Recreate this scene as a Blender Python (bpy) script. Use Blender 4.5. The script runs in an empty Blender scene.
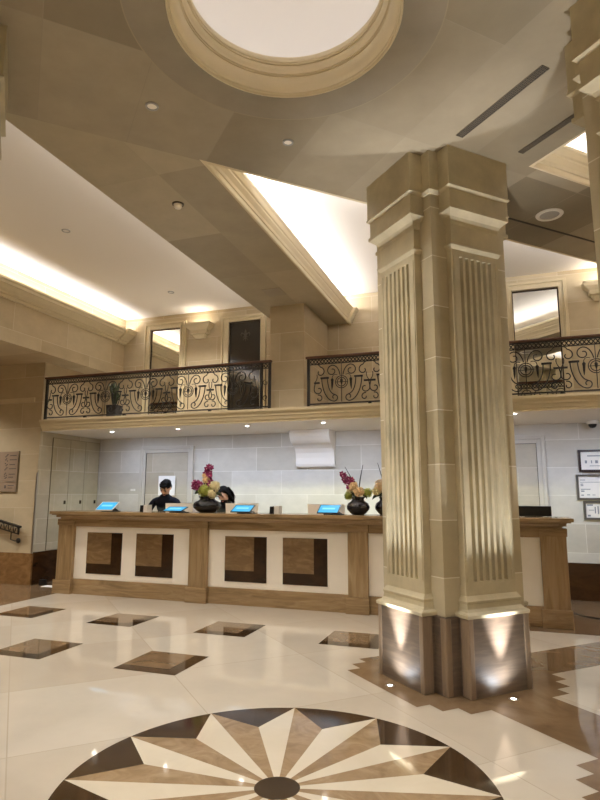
import bpy, bmesh, math, random
from mathutils import Vector, Matrix
from mathutils.geometry import tessellate_polygon
R = math.radians; PI = math.pi; S2 = 2 ** -.5
random.seed(7)
scene = bpy.context.scene
COL = scene.collection

# ------------------------------------------------------------------ colours and materials
def lin(c):
    return tuple((x / 12.92 if x <= .04045 else ((x + .055) / 1.055) ** 2.4) for x in c)
def rgb(h):
    return lin((int(h[0:2], 16) / 255, int(h[2:4], 16) / 255, int(h[4:6], 16) / 255)) + (1,)

class NT:
    def __init__(s, name, rough=.5, spec=.5, metal=0):
        s.m = bpy.data.materials.new(name); s.m.use_nodes = True
        s.t = s.m.node_tree; s.b = s.t.nodes['Principled BSDF']
        s.b.inputs['Roughness'].default_value = rough
        s.b.inputs['Specular IOR Level'].default_value = spec
        s.b.inputs['Metallic'].default_value = metal
    def n(s, typ, **kw):
        nd = s.t.nodes.new(typ)
        for k, v in kw.items(): setattr(nd, k, v)
        return nd
    def l(s, a, b): s.t.links.new(a, b)
    def coord(s, rot=(0, 0, 0), scale=(1, 1, 1), loc=(0, 0, 0), kind='Object'):
        tc = s.n('ShaderNodeTexCoord'); mp = s.n('ShaderNodeMapping')
        s.l(tc.outputs[kind], mp.inputs['Vector'])
        mp.inputs['Rotation'].default_value = rot; mp.inputs['Scale'].default_value = scale; mp.inputs['Location'].default_value = loc
        return mp.outputs['Vector']
    def noise(s, vec, scale=5, detail=5, rough=.6, dist=0):
        nd = s.n('ShaderNodeTexNoise'); s.l(vec, nd.inputs['Vector'])
        nd.inputs['Scale'].default_value = scale; nd.inputs['Detail'].default_value = detail
        nd.inputs['Roughness'].default_value = rough; nd.inputs['Distortion'].default_value = dist
        return nd.outputs['Fac']
    def ramp(s, fac, stops):
        r = s.n('ShaderNodeValToRGB'); s.l(fac, r.inputs['Fac'])
        e = r.color_ramp.elements
        while len(e) < len(stops): e.new(.5)
        for i, (p, c) in enumerate(stops):
            e[i].position = p; e[i].color = c if not isinstance(c, str) else rgb(c)
        return r.outputs['Color']
    def mix(s, fac, a, b, mode='MIX'):
        m = s.n('ShaderNodeMix', data_type='RGBA', blend_type=mode)
        for idx, v in ((0, fac), (6, a), (7, b)):
            if hasattr(v, 'default_value'): s.l(v, m.inputs[idx])
            else: m.inputs[idx].default_value = v
        return m.outputs[2]
    def base(s, c):
        if hasattr(c, 'default_value'): s.l(c, s.b.inputs['Base Color'])
        else: s.b.inputs['Base Color'].default_value = c

def plain(name, h, rough=.5, spec=.5, metal=0, var=.0, scale=8):
    t = NT(name, rough, spec, metal)
    if var:
        c = rgb(h); lo = tuple(x * (1 - var) for x in c[:3]) + (1,); hi = tuple(min(1, x * (1 + var)) for x in c[:3]) + (1,)
        t.base(t.ramp(t.noise(t.coord(), scale), [(.3, lo), (.7, hi)]))
    else: t.base(rgb(h))
    return t.m

def emit(name, h, strength):
    t = NT(name); t.base((0, 0, 0, 1))
    t.b.inputs['Emission Color'].default_value = rgb(h); t.b.inputs['Emission Strength'].default_value = strength
    return t.m

def ashlar(name, axes, c1, c2, mort, bw, bh, rough=.55, off=(0, 0), offset=.5, msz=.0035, rotz=0, bump=True, var=.10, spec=.4):
    t = NT(name, rough, spec)
    tc = t.coord(rot=(0, 0, rotz)); sp = t.n('ShaderNodeSeparateXYZ'); t.l(tc, sp.inputs[0])
    cb = t.n('ShaderNodeCombineXYZ')
    for i, a in enumerate(axes):
        ad = t.n('ShaderNodeMath', operation='ADD'); t.l(sp.outputs['XYZ'.index(a)], ad.inputs[0]); ad.inputs[1].default_value = off[i]
        t.l(ad.outputs[0], cb.inputs[i])
    br = t.n('ShaderNodeTexBrick'); t.l(cb.outputs[0], br.inputs['Vector'])
    br.offset = offset; br.squash = 1
    for k, v in (('Color1', rgb(c1)), ('Color2', rgb(c2)), ('Mortar', rgb(mort)), ('Scale', 1), ('Mortar Size', msz), ('Mortar Smooth', .1), ('Bias', 0), ('Brick Width', bw), ('Row Height', bh)):
        br.inputs[k].default_value = v
    nz = t.noise(t.coord(scale=(1, 1, 1.6)), 3.2, 8, .62)
    g = t.ramp(nz, [(.25, (1 - var,) * 3 + (1,)), (.75, (1 + var,) * 3 + (1,))])
    t.base(t.mix(1.0, br.outputs['Color'], g, 'MULTIPLY'))
    return t.m

def marble(name, stops, grain, scale=2.2, rough=.12, spec=.5, dist=1.2, detail=8):
    t = NT(name, rough, spec)
    v = t.coord(scale=grain)
    t.base(t.ramp(t.noise(v, scale, detail, .62, dist), stops))
    return t.m

M = {}
M['stoneX'] = ashlar('limestone_ashlar_x', 'XZ', 'C1B294', 'B2A182', 'CEC2A8', 1.15, .44, off=(.2, .1))
M['stoneY'] = ashlar('limestone_ashlar_y', 'YZ', 'C1B294', 'B2A182', 'CEC2A8', 1.15, .44, off=(.4, .1))
M['lowX'] = ashlar('limestone_pale_x', 'XZ', 'D0CDC6', 'BCB7AC', 'E4E2DC', .92, .40, off=(.3, .16))
M['lowY'] = ashlar('limestone_pale_y', 'YZ', 'C4BCA6', 'B4AA92', 'D6D0BE', .92, .40, off=(.1, .16))
M['colstone'] = plain('column_limestone', 'BFB496', .5, .4, var=.15, scale=4)
M['corestone'] = ashlar('column_core_limestone', 'YZ', 'C4B99D', 'AFA283', 'DED8C6', 3.0, .425, off=(1.5, .02), offset=0, msz=.004)
M['trim'] = plain('carved_limestone', 'CBBD9C', .5, .4, var=.04, scale=5)
M['ceil'] = ashlar('soffit_stone_panels', 'XY', 'A69A83', '80755F', '9A8F7B', .67, 1.07, off=(.06, -.26), offset=0, msz=.003, rotz=R(-45), rough=.4, var=.10)
M['ceil2'] = ashlar('soffit_strip_lightened', 'XY', 'B2A68C', '9A8E76', 'A89C84', 1.3, 1.25, off=(.2, .85), offset=0, msz=.003, rough=.4, var=.10)  # strip stone made paler, standing in for light from below
M['mould'] = plain('cream_moulding_lightened', 'E2D4B4', .45, .4, var=.03, scale=5)  # paler than the other carved stone, brightness of its lighting put into the colour
M['gapstone'] = plain('shadow_gap_strip', '8C836C', .7)
M['greystone'] = plain('grey_limestone', 'C2BDB4', .5, .3, var=.04)
M['ring'] = plain('soffit_ring_stone', '958B78', .4, .4, var=.10, scale=3)
M['white'] = plain('white_plaster', 'EFEAE2', .8, .2)
M['under'] = plain('balcony_soffit_plaster', 'ECE8E2', .7, .3)
M['tile'] = ashlar('cream_marble_tiles', 'XY', 'D0C7B8', 'C5BAA9', 'BCB1A0', 1.2, 1.2, off=(-.06, -.25), offset=0, msz=.004, rotz=R(-45), rough=.04, var=.04, spec=.8)
M['fbrown'] = marble('brown_floor_marble', [(.25, '66523C'), (.5, '7F684E'), (.75, '8E7860')], (1, 1, 1), 2.2, .05, .7, 1.2)
M['fdark'] = marble('dark_emperador_marble', [(.3, '2E2114'), (.62, '453422'), (.72, '4D3B28'), (.735, '7d6a50'), (.75, '453422')], (1, 1, 1), 3, .08, .55, 1.0)
M['fcream'] = marble('star_cream_marble', [(.3, 'D2C7B2'), (.7, 'DCD2BF')], (1, 1, 1), 2, .05, .8)
M['fstar'] = marble('star_brown_marble', [(.25, '846C50'), (.5, '9A8264'), (.75, 'AC9678')], (1, 1, 1), 5, .08, .55, 2)
M['cbrownV'] = marble('brown_marble_upright_grain', [(.25, '7A6547'), (.5, '9A805C'), (.75, 'B29974')], (5, 5, .5), 2.2, .2)
M['cbrownH'] = marble('brown_marble_level_grain', [(.25, '7A6547'), (.5, '987E5B'), (.75, 'AF9671')], (.7, .7, 6), 2.4, .2)
M['cinset'] = marble('brown_inset_marble', [(.25, '6A5338'), (.5, '7C6344'), (.72, '927855')], (1.5, 1.5, 4), 2.0, .2, dist=2)
M['cdark'] = marble('dark_inset_marble', [(.3, '2A1B0E'), (.7, '3D2917')], (1, 1, 2), 3, .2)
M['cwhite'] = plain('white_counter_marble', 'F6EFE2', .2, .5, var=.03, scale=3)
M['plinth'] = marble('column_plinth_marble', [(.25, '4E4338'), (.5, '655648'), (.75, '7A6A58')], (.8, .8, 9), 2.6, .36, 1.0)
M['guard'] = marble('plinth_guard_marble', [(.3, '7E6C58'), (.7, '998570')], (6, 6, .6), 2.5, .3)
M['wbase'] = marble('wall_base_marble', [(.25, '6A4C2B'), (.5, '82603A'), (.75, '9A784E')], (1.2, 1.2, 2.5), 2.2, .12, dist=2.5)
M['dbase'] = marble('dark_wall_base_marble', [(.25, '2E1C0E'), (.75, '4A301A')], (1.2, 1.2, 2.5), 2.2, .15)
M['iron'] = plain('black_wrought_iron', '15120F', .45, .5)
M['hand'] = plain('brown_handrail_wood', '5A3823', .35, .5, var=.15, scale=20)
M['mirror'] = plain('mirror_glass', 'E6E6E2', .01, .5, 1)
M['darkglass'] = plain('dark_bronze_glass', '2A241C', .06, .6)
M['emblem'] = plain('faint_gilded_emblem', '43392A', .4, .5)
M['steel'] = plain('brushed_steel', 'B5ADA2', .3, .5, 1)
M['bronze'] = plain('dark_bronze', '4A4036', .35, .5, 1)
M['black'] = plain('black_plastic', '0E0E10', .35, .5)
M['vase'] = plain('black_glazed_ceramic', '101018', .12, .6)
M['grille'] = plain('dark_grille_metal', '221D18', .5)
M['gslat'] = plain('grille_slat_metal', '6A6152', .5)
M['whitep'] = plain('white_plastic', 'E9E6DF', .4)
M['greyp'] = plain('grey_speaker_cloth', 'A8A6A2', .7, var=.08, scale=90)
M['card'] = plain('cream_card', 'FBF4E6', .6)
M['paper'] = plain('white_paper', 'F1EFEC', .7)
M['ink'] = plain('dark_printed_ink', '4A4642', .7)
M['blueink'] = plain('blue_grey_ink', '8E949E', .7)
M['screen'] = emit('lit_blue_screen', '35A9DC', .85)
M['screen2'] = emit('lit_pale_screen_band', '7CCBEA', .95)
M['lampw'] = emit('warm_lamp', 'FFF2E2', 14)
M['lampc'] = emit('cool_lamp', 'FFF6EA', 14)
M['strip'] = emit('cove_strip', 'FFF1DC', 5)
M['darklens'] = plain('dark_lens', '242019', .2)
M['skin'] = plain('skin', 'E0B79C', .5, .4)
M['skin2'] = plain('fair_skin', 'EBC5B2', .5, .4)
M['navy'] = plain('navy_suit_cloth', '12141F', .85, .2)
M['dress'] = plain('black_jacket_cloth', '111118', .85, .2)
M['hair'] = plain('black_hair', '0A0706', .7, .15)
M['lips'] = plain('lips', 'B06A60', .5)
M['orchid'] = plain('magenta_orchid_petals', '8C2456', .55, var=.35, scale=40)
M['orchidc'] = plain('pale_orchid_throat', 'E5A9BE', .5)
M['hydr'] = plain('yellow_green_hydrangea', 'A9AE4A', .6, var=.25, scale=60)
M['rose'] = plain('cream_peach_rose', 'E6C99C', .6, var=.12, scale=50)
M['cream'] = plain('cream_blossom', 'EDE0AE', .6, var=.10, scale=60)
M['leaf'] = plain('dark_green_leaf', '2E3A1C', .45, var=.2, scale=30)
M['twig'] = plain('dark_twig', '231C18', .6)
M['wicker'] = plain('dark_brown_planter', '1E1812', .7, var=.2, scale=60)
M['panelY'] = ashlar('flush_door_stone', 'YZ', 'BEB59C', 'B2A88C', 'D0C8B4', .92, .40, off=(.1, .16))
M['doorX'] = ashlar('panel_stone', 'XZ', 'B9B1A2', 'ABA290', 'CBC4B6', .92, .40, off=(.3, .16))

# ------------------------------------------------------------------ mesh builder
class MB:
    def __init__(s): s.v = []; s.f = []; s.mi = []; s.sm = []; s.cur = 0; s.smooth = False
    def mat(s, i): s.cur = i; return s
    def face(s, idx): s.f.append(tuple(idx)); s.mi.append(s.cur); s.sm.append(s.smooth)
    def add(s, verts, faces):
        o = len(s.v); s.v += [tuple(p) for p in verts]
        for f in faces: s.face([i + o for i in f])
    def box(s, x0, x1, y0, y1, z0, z1):
        s.add([(x0, y0, z0), (x1, y0, z0), (x1, y1, z0), (x0, y1, z0), (x0, y0, z1), (x1, y0, z1), (x1, y1, z1), (x0, y1, z1)],
              [(0, 3, 2, 1), (4, 5, 6, 7), (0, 1, 5, 4), (1, 2, 6, 5), (2, 3, 7, 6), (3, 0, 4, 7)]); return s
    def poly(s, pts, flip=False):
        s.add(pts, [tuple(range(len(pts)))[::-1] if flip else tuple(range(len(pts)))]); return s
    def prism(s, pts, z0, z1):
        n = len(pts)
        s.add([(x, y, z0) for x, y in pts] + [(x, y, z1) for x, y in pts],
              [tuple(range(n))[::-1], tuple(range(n, 2 * n))] + [(i, (i + 1) % n, n + (i + 1) % n, n + i) for i in range(n)]); return s
    def loft(s, rects):      # rects: (x0,x1,y0,y1,z)
        vs = []; fs = []
        for x0, x1, y0, y1, z in rects: vs += [(x0, y0, z), (x1, y0, z), (x1, y1, z), (x0, y1, z)]
        fs.append((3, 2, 1, 0))
        for k in range(len(rects) - 1):
            a = k * 4; b = a + 4
            for i in range(4): fs.append((a + i, a + (i + 1) % 4, b + (i + 1) % 4, b + i))
        k = (len(rects) - 1) * 4; fs.append((k, k + 1, k + 2, k + 3))
        s.add(vs, fs); return s
    def sweep(s, prof, path):  # prof: closed (d, z) where d goes along the left normal of the path (x,y); mitred
        n = len(prof); m = len(path); vs = []
        for i, p in enumerate(path):
            p = Vector(p)
            def nrm(a, b):
                d = (Vector(b) - Vector(a)).normalized(); return Vector((-d.y, d.x))
            if i == 0: nn = nrm(path[0], path[1]); k = 1
            elif i == m - 1: nn = nrm(path[-2], path[-1]); k = 1
            else:
                a = nrm(path[i - 1], path[i]); b = nrm(path[i], path[i + 1]); nn = (a + b).normalized(); k = 1 / max(.2, nn.dot(a))
            for d, z in prof: q = p + nn * d * k; vs.append((q.x, q.y, z))
        fs = []
        for i in range(m - 1):
            for j in range(n): fs.append((i * n + j, i * n + (j + 1) % n, (i + 1) * n + (j + 1) % n, (i + 1) * n + j))
        fs.append(tuple(range(n))[::-1]); fs.append(tuple(range((m - 1) * n, m * n)))
        s.add(vs, fs); return s
    def tube(s, path, r, k=6, flat=None, closed=False):
        P = [Vector(p) for p in path]; n = len(P); vs = []
        prev = None
        for i in range(n):
            if closed: d = P[(i + 1) % n] - P[i - 1]
            else: d = P[min(i + 1, n - 1)] - P[max(i - 1, 0)]
            d.normalize()
            up = prev if prev is not None else (Vector((0, 1, 0)) if abs(d.y) < .9 else Vector((1, 0, 0)))
            a = (up - d * up.dot(d)).normalized(); b = d.cross(a); prev = a
            rr = r[i] if isinstance(r, (list, tuple)) else r
            for j in range(k):
                t = 2 * PI * j / k; vs.append(P[i] + a * math.cos(t) * rr * (flat or 1) + b * math.sin(t) * rr)
        fs = []
        for i in range(n if closed else n - 1):
            for j in range(k):
                i2 = (i + 1) % n; fs.append((i * k + j, i * k + (j + 1) % k, i2 * k + (j + 1) % k, i2 * k + j))
        if not closed: fs.append(tuple(range(k))[::-1]); fs.append(tuple(range((n - 1) * k, n * k)))
        s.add(vs, fs); return s
    def lathe(s, prof, c=(0, 0, 0), k=32, closed=False, a0=0, a1=2 * PI):
        full = abs(a1 - a0 - 2 * PI) < 1e-6; n = len(prof); m = k if full else k + 1; vs = []
        for i in range(m):
            t = a0 + (a1 - a0) * i / k
            for r, z in prof: vs.append((c[0] + r * math.cos(t), c[1] + r * math.sin(t), c[2] + z))
        fs = []
        for i in range(k):
            i2 = (i + 1) % m
            for j in range(n if closed else n - 1):
                j2 = (j + 1) % n; fs.append((i * n + j, i2 * n + j, i2 * n + j2, i * n + j2))
        s.add(vs, fs); return s
    def blob(s, c, r, seg=10, ring=7, rot=None):
        vs = [Vector((0, 0, -r[2]))]; fs = []
        for i in range(1, ring):
            ph = -PI / 2 + PI * i / ring
            for j in range(seg):
                t = 2 * PI * j / seg; vs.append(Vector((r[0] * math.cos(ph) * math.cos(t), r[1] * math.cos(ph) * math.sin(t), r[2] * math.sin(ph))))
        vs.append(Vector((0, 0, r[2]))); L = len(vs) - 1
        for j in range(seg): fs.append((0, 1 + (j + 1) % seg, 1 + j))
        for i in range(ring - 2):
            for j in range(seg):
                a = 1 + i * seg; fs.append((a + j, a + (j + 1) % seg, a + seg + (j + 1) % seg, a + seg + j))
        a = 1 + (ring - 2) * seg
        for j in range(seg): fs.append((a + j, a + (j + 1) % seg, L))
        if rot is not None: vs = [rot @ v for v in vs]
        c = Vector(c); sm = s.smooth; s.smooth = True; s.add([v + c for v in vs], fs); s.smooth = sm; return s
    def disc(s, c, r, z, k=32):
        s.poly([(c[0] + r * math.cos(2 * PI * i / k), c[1] + r * math.sin(2 * PI * i / k), z) for i in range(k)]); return s
    def build(s, name, mats, parent=None, bevel=0, fix=True, autosmooth=False):
        me = bpy.data.meshes.new(name); me.from_pydata(s.v, [], s.f)
        if not isinstance(mats, (list, tuple)): mats = [mats]
        for m in mats: me.materials.append(M[m] if isinstance(m, str) else m)
        me.polygons.foreach_set('material_index', s.mi); me.polygons.foreach_set('use_smooth', s.sm)
        if fix:
            bm = bmesh.new(); bm.from_mesh(me); bmesh.ops.recalc_face_normals(bm, faces=bm.faces); bm.to_mesh(me); bm.free()
        me.update()
        o = bpy.data.objects.new(name, me); COL.objects.link(o)
        if parent: o.parent = parent
        if bevel:
            b = o.modifiers.new('edge', 'BEVEL'); b.width = bevel; b.segments = 2; b.limit_method = 'ANGLE'; b.angle_limit = R(40)
        return o

def tag(o, label, cat, group=None, kind=None):
    o['label'] = label; o['category'] = cat
    if group: o['group'] = group
    if kind: o['kind'] = kind
    return o
def thing(name, label, cat, loc=(0, 0, 0), rz=0, group=None):
    o = bpy.data.objects.new(name, None); o.empty_display_size = .1; COL.objects.link(o)
    o.location = loc; o.rotation_euler = (0, 0, rz); return tag(o, label, cat, group)
def struct(o, label, cat): return tag(o, label, cat, kind='structure')
def dup(root, loc, label, group=None, rz=None):
    def cp(o, par):
        c = o.copy(); COL.objects.link(c)
        if par: c.parent = par
        for ch in [x for x in bpy.data.objects if x.parent == o]: cp(ch, c)
        return c
    r = cp(root, None); r.location = loc; r['label'] = label
    if rz is not None: r.rotation_euler = (0, 0, rz)
    if group: r['group'] = group
    return r
def ab(a, b): return ((a - b) * S2, (a + b) * S2)

# ------------------------------------------------------------------ camera (eye 1.45 m)
yaw, pit, rol = -.33375995, .16129461, .00197661
cy, sy = math.cos(yaw), math.sin(yaw)
fw = Vector((sy * math.cos(pit), cy * math.cos(pit), math.sin(pit))); r0 = Vector((cy, -sy, 0)); u0 = r0.cross(fw)
rr = r0 * math.cos(rol) + u0 * math.sin(rol); uu = -r0 * math.sin(rol) + u0 * math.cos(rol)
cam = bpy.data.cameras.new('camera'); co = bpy.data.objects.new('camera', cam); COL.objects.link(co)
co.matrix_world = Matrix(((rr.x, uu.x, -fw.x, 0), (rr.y, uu.y, -fw.y, 0), (rr.z, uu.z, -fw.z, 1.45), (0, 0, 0, 1)))
cam.sensor_fit = 'VERTICAL'; cam.sensor_height = 36; cam.lens = 578.072 * 36 / 800; cam.clip_start = .05
scene.camera = co

# ------------------------------------------------------------------ floor
COLC = [ab(3.32, 3.953), ab(3.30, 1.69), ab(-.805, 3.955)]     # the three columns' centres
STAR = (-1.14, 2.95)
f = MB()
FX0, FX1, FY0, FY1 = -11, 4, -4, 9.3
f.mat(0).poly([(FX0, FY0, 0), (FX1, FY0, 0), (FX1, FY1, 0), (FX0, FY1, 0)])
def flat(pts, z, m): f.mat(m).poly([(x, y, z) for x, y in pts])
flat([(FX0, FY0), (-6.285, FY0), (-6.285, FY1), (FX0, FY1)], .0008, 1)
flat([(-6.285, 7.26), (.2, 7.26), (.2, FY1), (-6.285, FY1)], .0008, 1)
flat([(.2, 7.0), (FX1, 7.02), (FX1, FY1), (.2, FY1)], .0008, 1)
def stair(cu, cv, half=None):
    q = [(.725, .46), (.615, .46), (.615, .60), (.48, .60), (.48, .72), (.30, .72), (-.30, .72)]
    # one quadrant of corner steps, mirrored to all four
    pts = []
    for k in range(4):
        for u, v in [(.725, .46), (.615, .46), (.615, .60), (.48, .60), (.48, .725)]:
            if k % 2 == 1: u, v = v, u
        seq = [(.725, .46), (.615, .46), (.615, .60), (.48, .60), (.48, .725)]
        if k % 2: seq = [(v, u) for u, v in seq][::-1]; seq = [(v, u) for v, u in seq]
        a = k * PI / 2
        base = [(.725, -.46), (.725, .46), (.615, .46), (.615, .60), (.48, .60), (.48, .725)]
        for u, v in base[1:]:
            uu_, vv_ = u * math.cos(a) - v * math.sin(a), u * math.sin(a) + v * math.cos(a)
            pts.append((cu + uu_, cv + vv_))
    return pts
for cx, cy_ in COLC:
    a_, b_ = (cx + cy_) * S2, (cy_ - cx) * S2
    flat([ab(*p) for p in stair(a_, b_)], .0014, 1)
flat([ab(*p) for p in ((3.02, 3.3), (3.02, 2.4), (3.6, 2.4), (3.6, 3.3))], .0010, 1)      # path to the next column
flat([ab(*p) for p in ((3.99, 3.62), (7.5, 3.62), (7.5, 4.165), (3.99, 4.165))], .0010, 1)  # path away to the right
for k in range(3):          # inlaid squares with a dark border on two sides
    for j, y in enumerate((4.365, 5.71)):
        for x in ((-5.915, -4.55, -3.175, -1.785) if j else (-5.915, -4.55, -3.175)):
            if k == 0: flat([(x, y), (x + .595, y), (x + .595, y + .58), (x, y + .58)], .0010, 2)
            if k == 1: flat([(x, y + .13), (x + .46, y + .13), (x + .46, y + .58), (x, y + .58)], .0016, 1)
flat([(STAR[0] + 1.1 * math.cos(t * PI / 64), STAR[1] + 1.1 * math.sin(t * PI / 64)) for t in range(128)], .0010, 2)
for k in range(12):
    th = R(15 + 30 * k); T = lambda r_, a_: (STAR[0] + r_ * math.cos(a_), STAR[1] + r_ * math.sin(a_))
    for sg, m in ((1, 3), (-1, 4)):
        pts = [T(.03, th), T(1.1, th), T(.775, th + sg * R(15)), T(.03, th + sg * R(15))]
        flat(pts if sg > 0 else pts[::-1], .0016, m)
flat([T(.115, t * PI / 24) for t in range(48)], .0022, 2)
fo = f.build('floor', ['tile', 'fbrown', 'fdark', 'fcream', 'fstar'], fix=False)
bm = bmesh.new(); bm.from_mesh(fo.data)
for fc in bm.faces:
    if fc.normal.z < 0: fc.normal_flip()
bm.to_mesh(fo.data); bm.free()
struct(fo, 'polished marble floor with inlaid star and dark edged squares', 'floor')

# ------------------------------------------------------------------ ceiling: stone soffit with openings
DOME = (-1.1, 2.88); ZS = 4.3; ZT = 4.5; ZR = 4.8
outer = [(-3.48, -4), (4, -4), (4, 1.47), (.382, 5.09), (4, 8.71), (4, 9.3), (2.90, 9.3), (-2.315, 4.09), (-2.315, 9.3), (-3.48, 9.3), (-3.48, 2.95), (-4.15, 2.95), (-4.15, 1.55), (-3.48, 1.55)]
hole = [(DOME[0] + .70 * math.cos(-t * PI / 48), DOME[1] + .70 * math.sin(-t * PI / 48)) for t in range(96)]
REAR = [(-2.2, -3.3), (-2.2, -.9), (2.6, -.9), (2.6, -3.3)]  # opening of the added fill coffer behind the viewer
loops = [outer, hole, REAR]
s = MB(); allp = [p for L in loops for p in L]; n = len(allp)
s.v = [(x, y, ZS) for x, y in allp] + [(x, y, ZT) for x, y in allp]
for tri in tessellate_polygon([[Vector((x, y, 0)) for x, y in L] for L in loops]):
    cc = sum((allp[i][1] for i in tri)) / 3, max(allp[i][0] for i in tri)
    s.mat(1 if cc[1] < -2.3 and cc[0] > 5 else 0); s.face(tri); s.face([i + n for i in tri])
o_ = 0
for L in loops:
    m = len(L)
    for i in range(m): s.face((o_ + i, o_ + (i + 1) % m, n + o_ + (i + 1) % m, n + o_ + i))
    o_ += m
struct(s.build('ceiling', ['ceil', 'ceil2']), 'brown stone panelled soffit with round and angled openings', 'ceiling')
s = MB(); s.mat(1).lathe([(.962, ZS + .01), (.97, ZS + .01), (.97, ZS - .0045), (.962, ZS - .0045)], (DOME[0], DOME[1], 0), 96, closed=True); s.mat(0)
s.lathe([(.70, ZS + .01), (.965, ZS + .01), (.965, ZS - .004), (.70, ZS - .004)], (DOME[0], DOME[1], 0), 96, closed=True)
struct(s.build('trim_1', ['ring', plain('ring_joint', 'A3967C', .5)]), 'flat stone ring in the soffit around the dome', 'ceiling ring')
# thin stone joint between soffit and the diagonal edge board
s = MB(); p = [ab(3.8, 4.125), ab(8.0, 4.125), ab(8.0, 4.15), ab(3.8, 4.15)]; s.prism(p, ZS - .0035, ZS + .01)
tag(s.build('slot_grille', 'grille'), 'long dark slot in the soffit right of the big column', 'air slot')
# raised white ceilings
s = MB(); s.box(-7.2, -2.92, -4, 9.3, ZR, ZR + .06)
struct(s.build('ceiling', 'white'), 'raised white cove ceiling above the left side of the lobby', 'ceiling')
s = MB(); s.prism([(-2.92, 2.75), (3.7, 9.3), (-2.92, 9.3)], ZR, ZR + .06)
struct(s.build('ceiling', 'white'), 'raised white coffer ceiling behind the big column', 'ceiling')
s = MB(); s.prism([ab(3.1, 3.93), ab(8.8, 3.93), ab(8.8, -1.5), ab(3.1, -1.5)], ZR, ZR + .06)
struct(s.build('ceiling', 'white'), 'raised white coffer ceiling at the right edge', 'ceiling')
s = MB(); s.box(-2.7, 3.1, -3.8, -.4, ZR, ZR + .06)
struct(s.build('ceiling', 'white'), 'added white coffer ceiling behind the viewer, for fill light', 'ceiling')
# dome
s = MB(); s.smooth = True
s.lathe([(1.02, 4.505), (1.02, 4.6), (1.0, 4.75), (.92, 4.95), (.76, 5.12), (.5, 5.25), (.25, 5.31), (.001, 5.33)], (DOME[0], DOME[1], 0), 64)
struct(s.build('ceiling', 'white', fix=False), 'white lit dome inside the round ceiling opening', 'dome')
prof = [(.708, 4.302), (.708, 4.288), (.703, 4.284), (.698, 4.288), (.698, 4.300), (.694, 4.300), (.690, 4.296), (.686, 4.300), (.686, 4.312), (.682, 4.312)]
prof += [(.684 - .044 * math.sin(t * PI / 12), 4.312 + .085 * (1 - math.cos(t * PI / 12))) for t in range(1, 7)]
prof += [(.648, 4.397), (.648, 4.408), (.640, 4.408), (.640, 4.418), (.630, 4.418), (.626, 4.430), (.614, 4.446), (.610, 4.462), (.618, 4.466), (.618, 4.474), (.606, 4.474), (.606, 4.486), (.598, 4.486), (.594, 4.50), (.598, 4.515), (.606, 4.52), (.606, 4.532), (.70, 4.536)]
s = MB(); s.lathe(prof, (DOME[0], DOME[1], 0), 96)
struct(s.build('trim_2', 'mould', fix=False), 'round stepped stone moulding around the dome', 'moulding')
s = MB(); s.lathe([(.80 + .02 * math.cos(t * PI / 3), 4.54 + .02 * math.sin(t * PI / 3)) for t in range(6)], (DOME[0], DOME[1], 0), 64, closed=True)
M['domestrip'] = emit('dome_cove_strip', 'F6F6FF', 4.2)
tag(s.build('cove_light', 'domestrip'), 'ring of cove light hidden behind the dome moulding', 'cove light')
# coffer mouldings (d is measured into the opening)
mp = [(-.015, 4.299), (.012, 4.295), (.02, 4.31), (.02, 4.345), (.035, 4.35), (.045, 4.38), (.075, 4.41), (.085, 4.42), (.085, 4.44), (.105, 4.452), (.13, 4.49), (.15, 4.505), (.15, 4.53), (.13, 4.545), (-.02, 4.56)]
mp = [(d * .72 if d > 0 else d, z) for d, z in mp]
s = MB(); s.sweep([(d, z) for d, z in mp], [(-2.315, 9.14), (-2.315, 4.09), (2.90, 9.3)])
s.sweep([(d * 1.25 + .03, z - (.02 if z < 4.4 else 0)) for d, z in mp], [(-2.315, 9.2), (-2.315, 9.05)])
struct(s.build('trim_3', 'mould'), 'stepped cream moulding lining the coffer left of the big column', 'moulding')
s = MB(); s.sweep([(d, z) for d, z in mp], [(4, 8.71), (.382, 5.09), (4, 1.47)])
struct(s.build('trim_4', 'mould'), 'stepped cream moulding lining the coffer at the right edge', 'moulding')

# ------------------------------------------------------------------ walls
YB = 9.2
s = MB(); s.mat(0).box(-7.24, 4.1, YB, YB + .2, 0, 2.475); s.mat(1).box(-7.24, 4.1, YB, YB + .2, 2.475, 5.0)
struct(s.build('wall_back', ['lowX', 'stoneX']), 'stone wall behind the counter and balcony', 'wall')
s = MB(); s.box(-11, -7.262, 7.68, YB + .2, 0, 3.66)
struct(s.build('wall_left', 'stoneX'), 'beige stone block wall at the left behind the directory sign', 'wall')
s = MB(); s.box(-7.262, -7.24, 7.685, YB, 0, 2.475)
struct(s.build('wall_left', 'lowY'), 'stone return wall at the left end of the counter', 'wall')
s = MB(); s.box(-11, -6.8, -4, YB + .2, 3.66, 4.9)
struct(s.build('wall_left', ['stoneY']), 'overhanging stone fascia under the left cornice', 'wall')
s = MB(); s.box(-11.2, -11, -4, YB, 0, 3.7); struct(s.build('wall_left', 'stoneY'), 'far left side wall outside the picture', 'wall')
s = MB(); s.box(4, 4.2, -4, YB + .2, 0, 5); struct(s.build('wall_right', 'stoneY'), 'right side wall outside the picture', 'wall')
s = MB(); s.box(-11.2, 4.2, -4.2, -4, 0, 5); struct(s.build('wall_front', 'stoneX'), 'entrance wall behind the viewer', 'wall')
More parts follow.
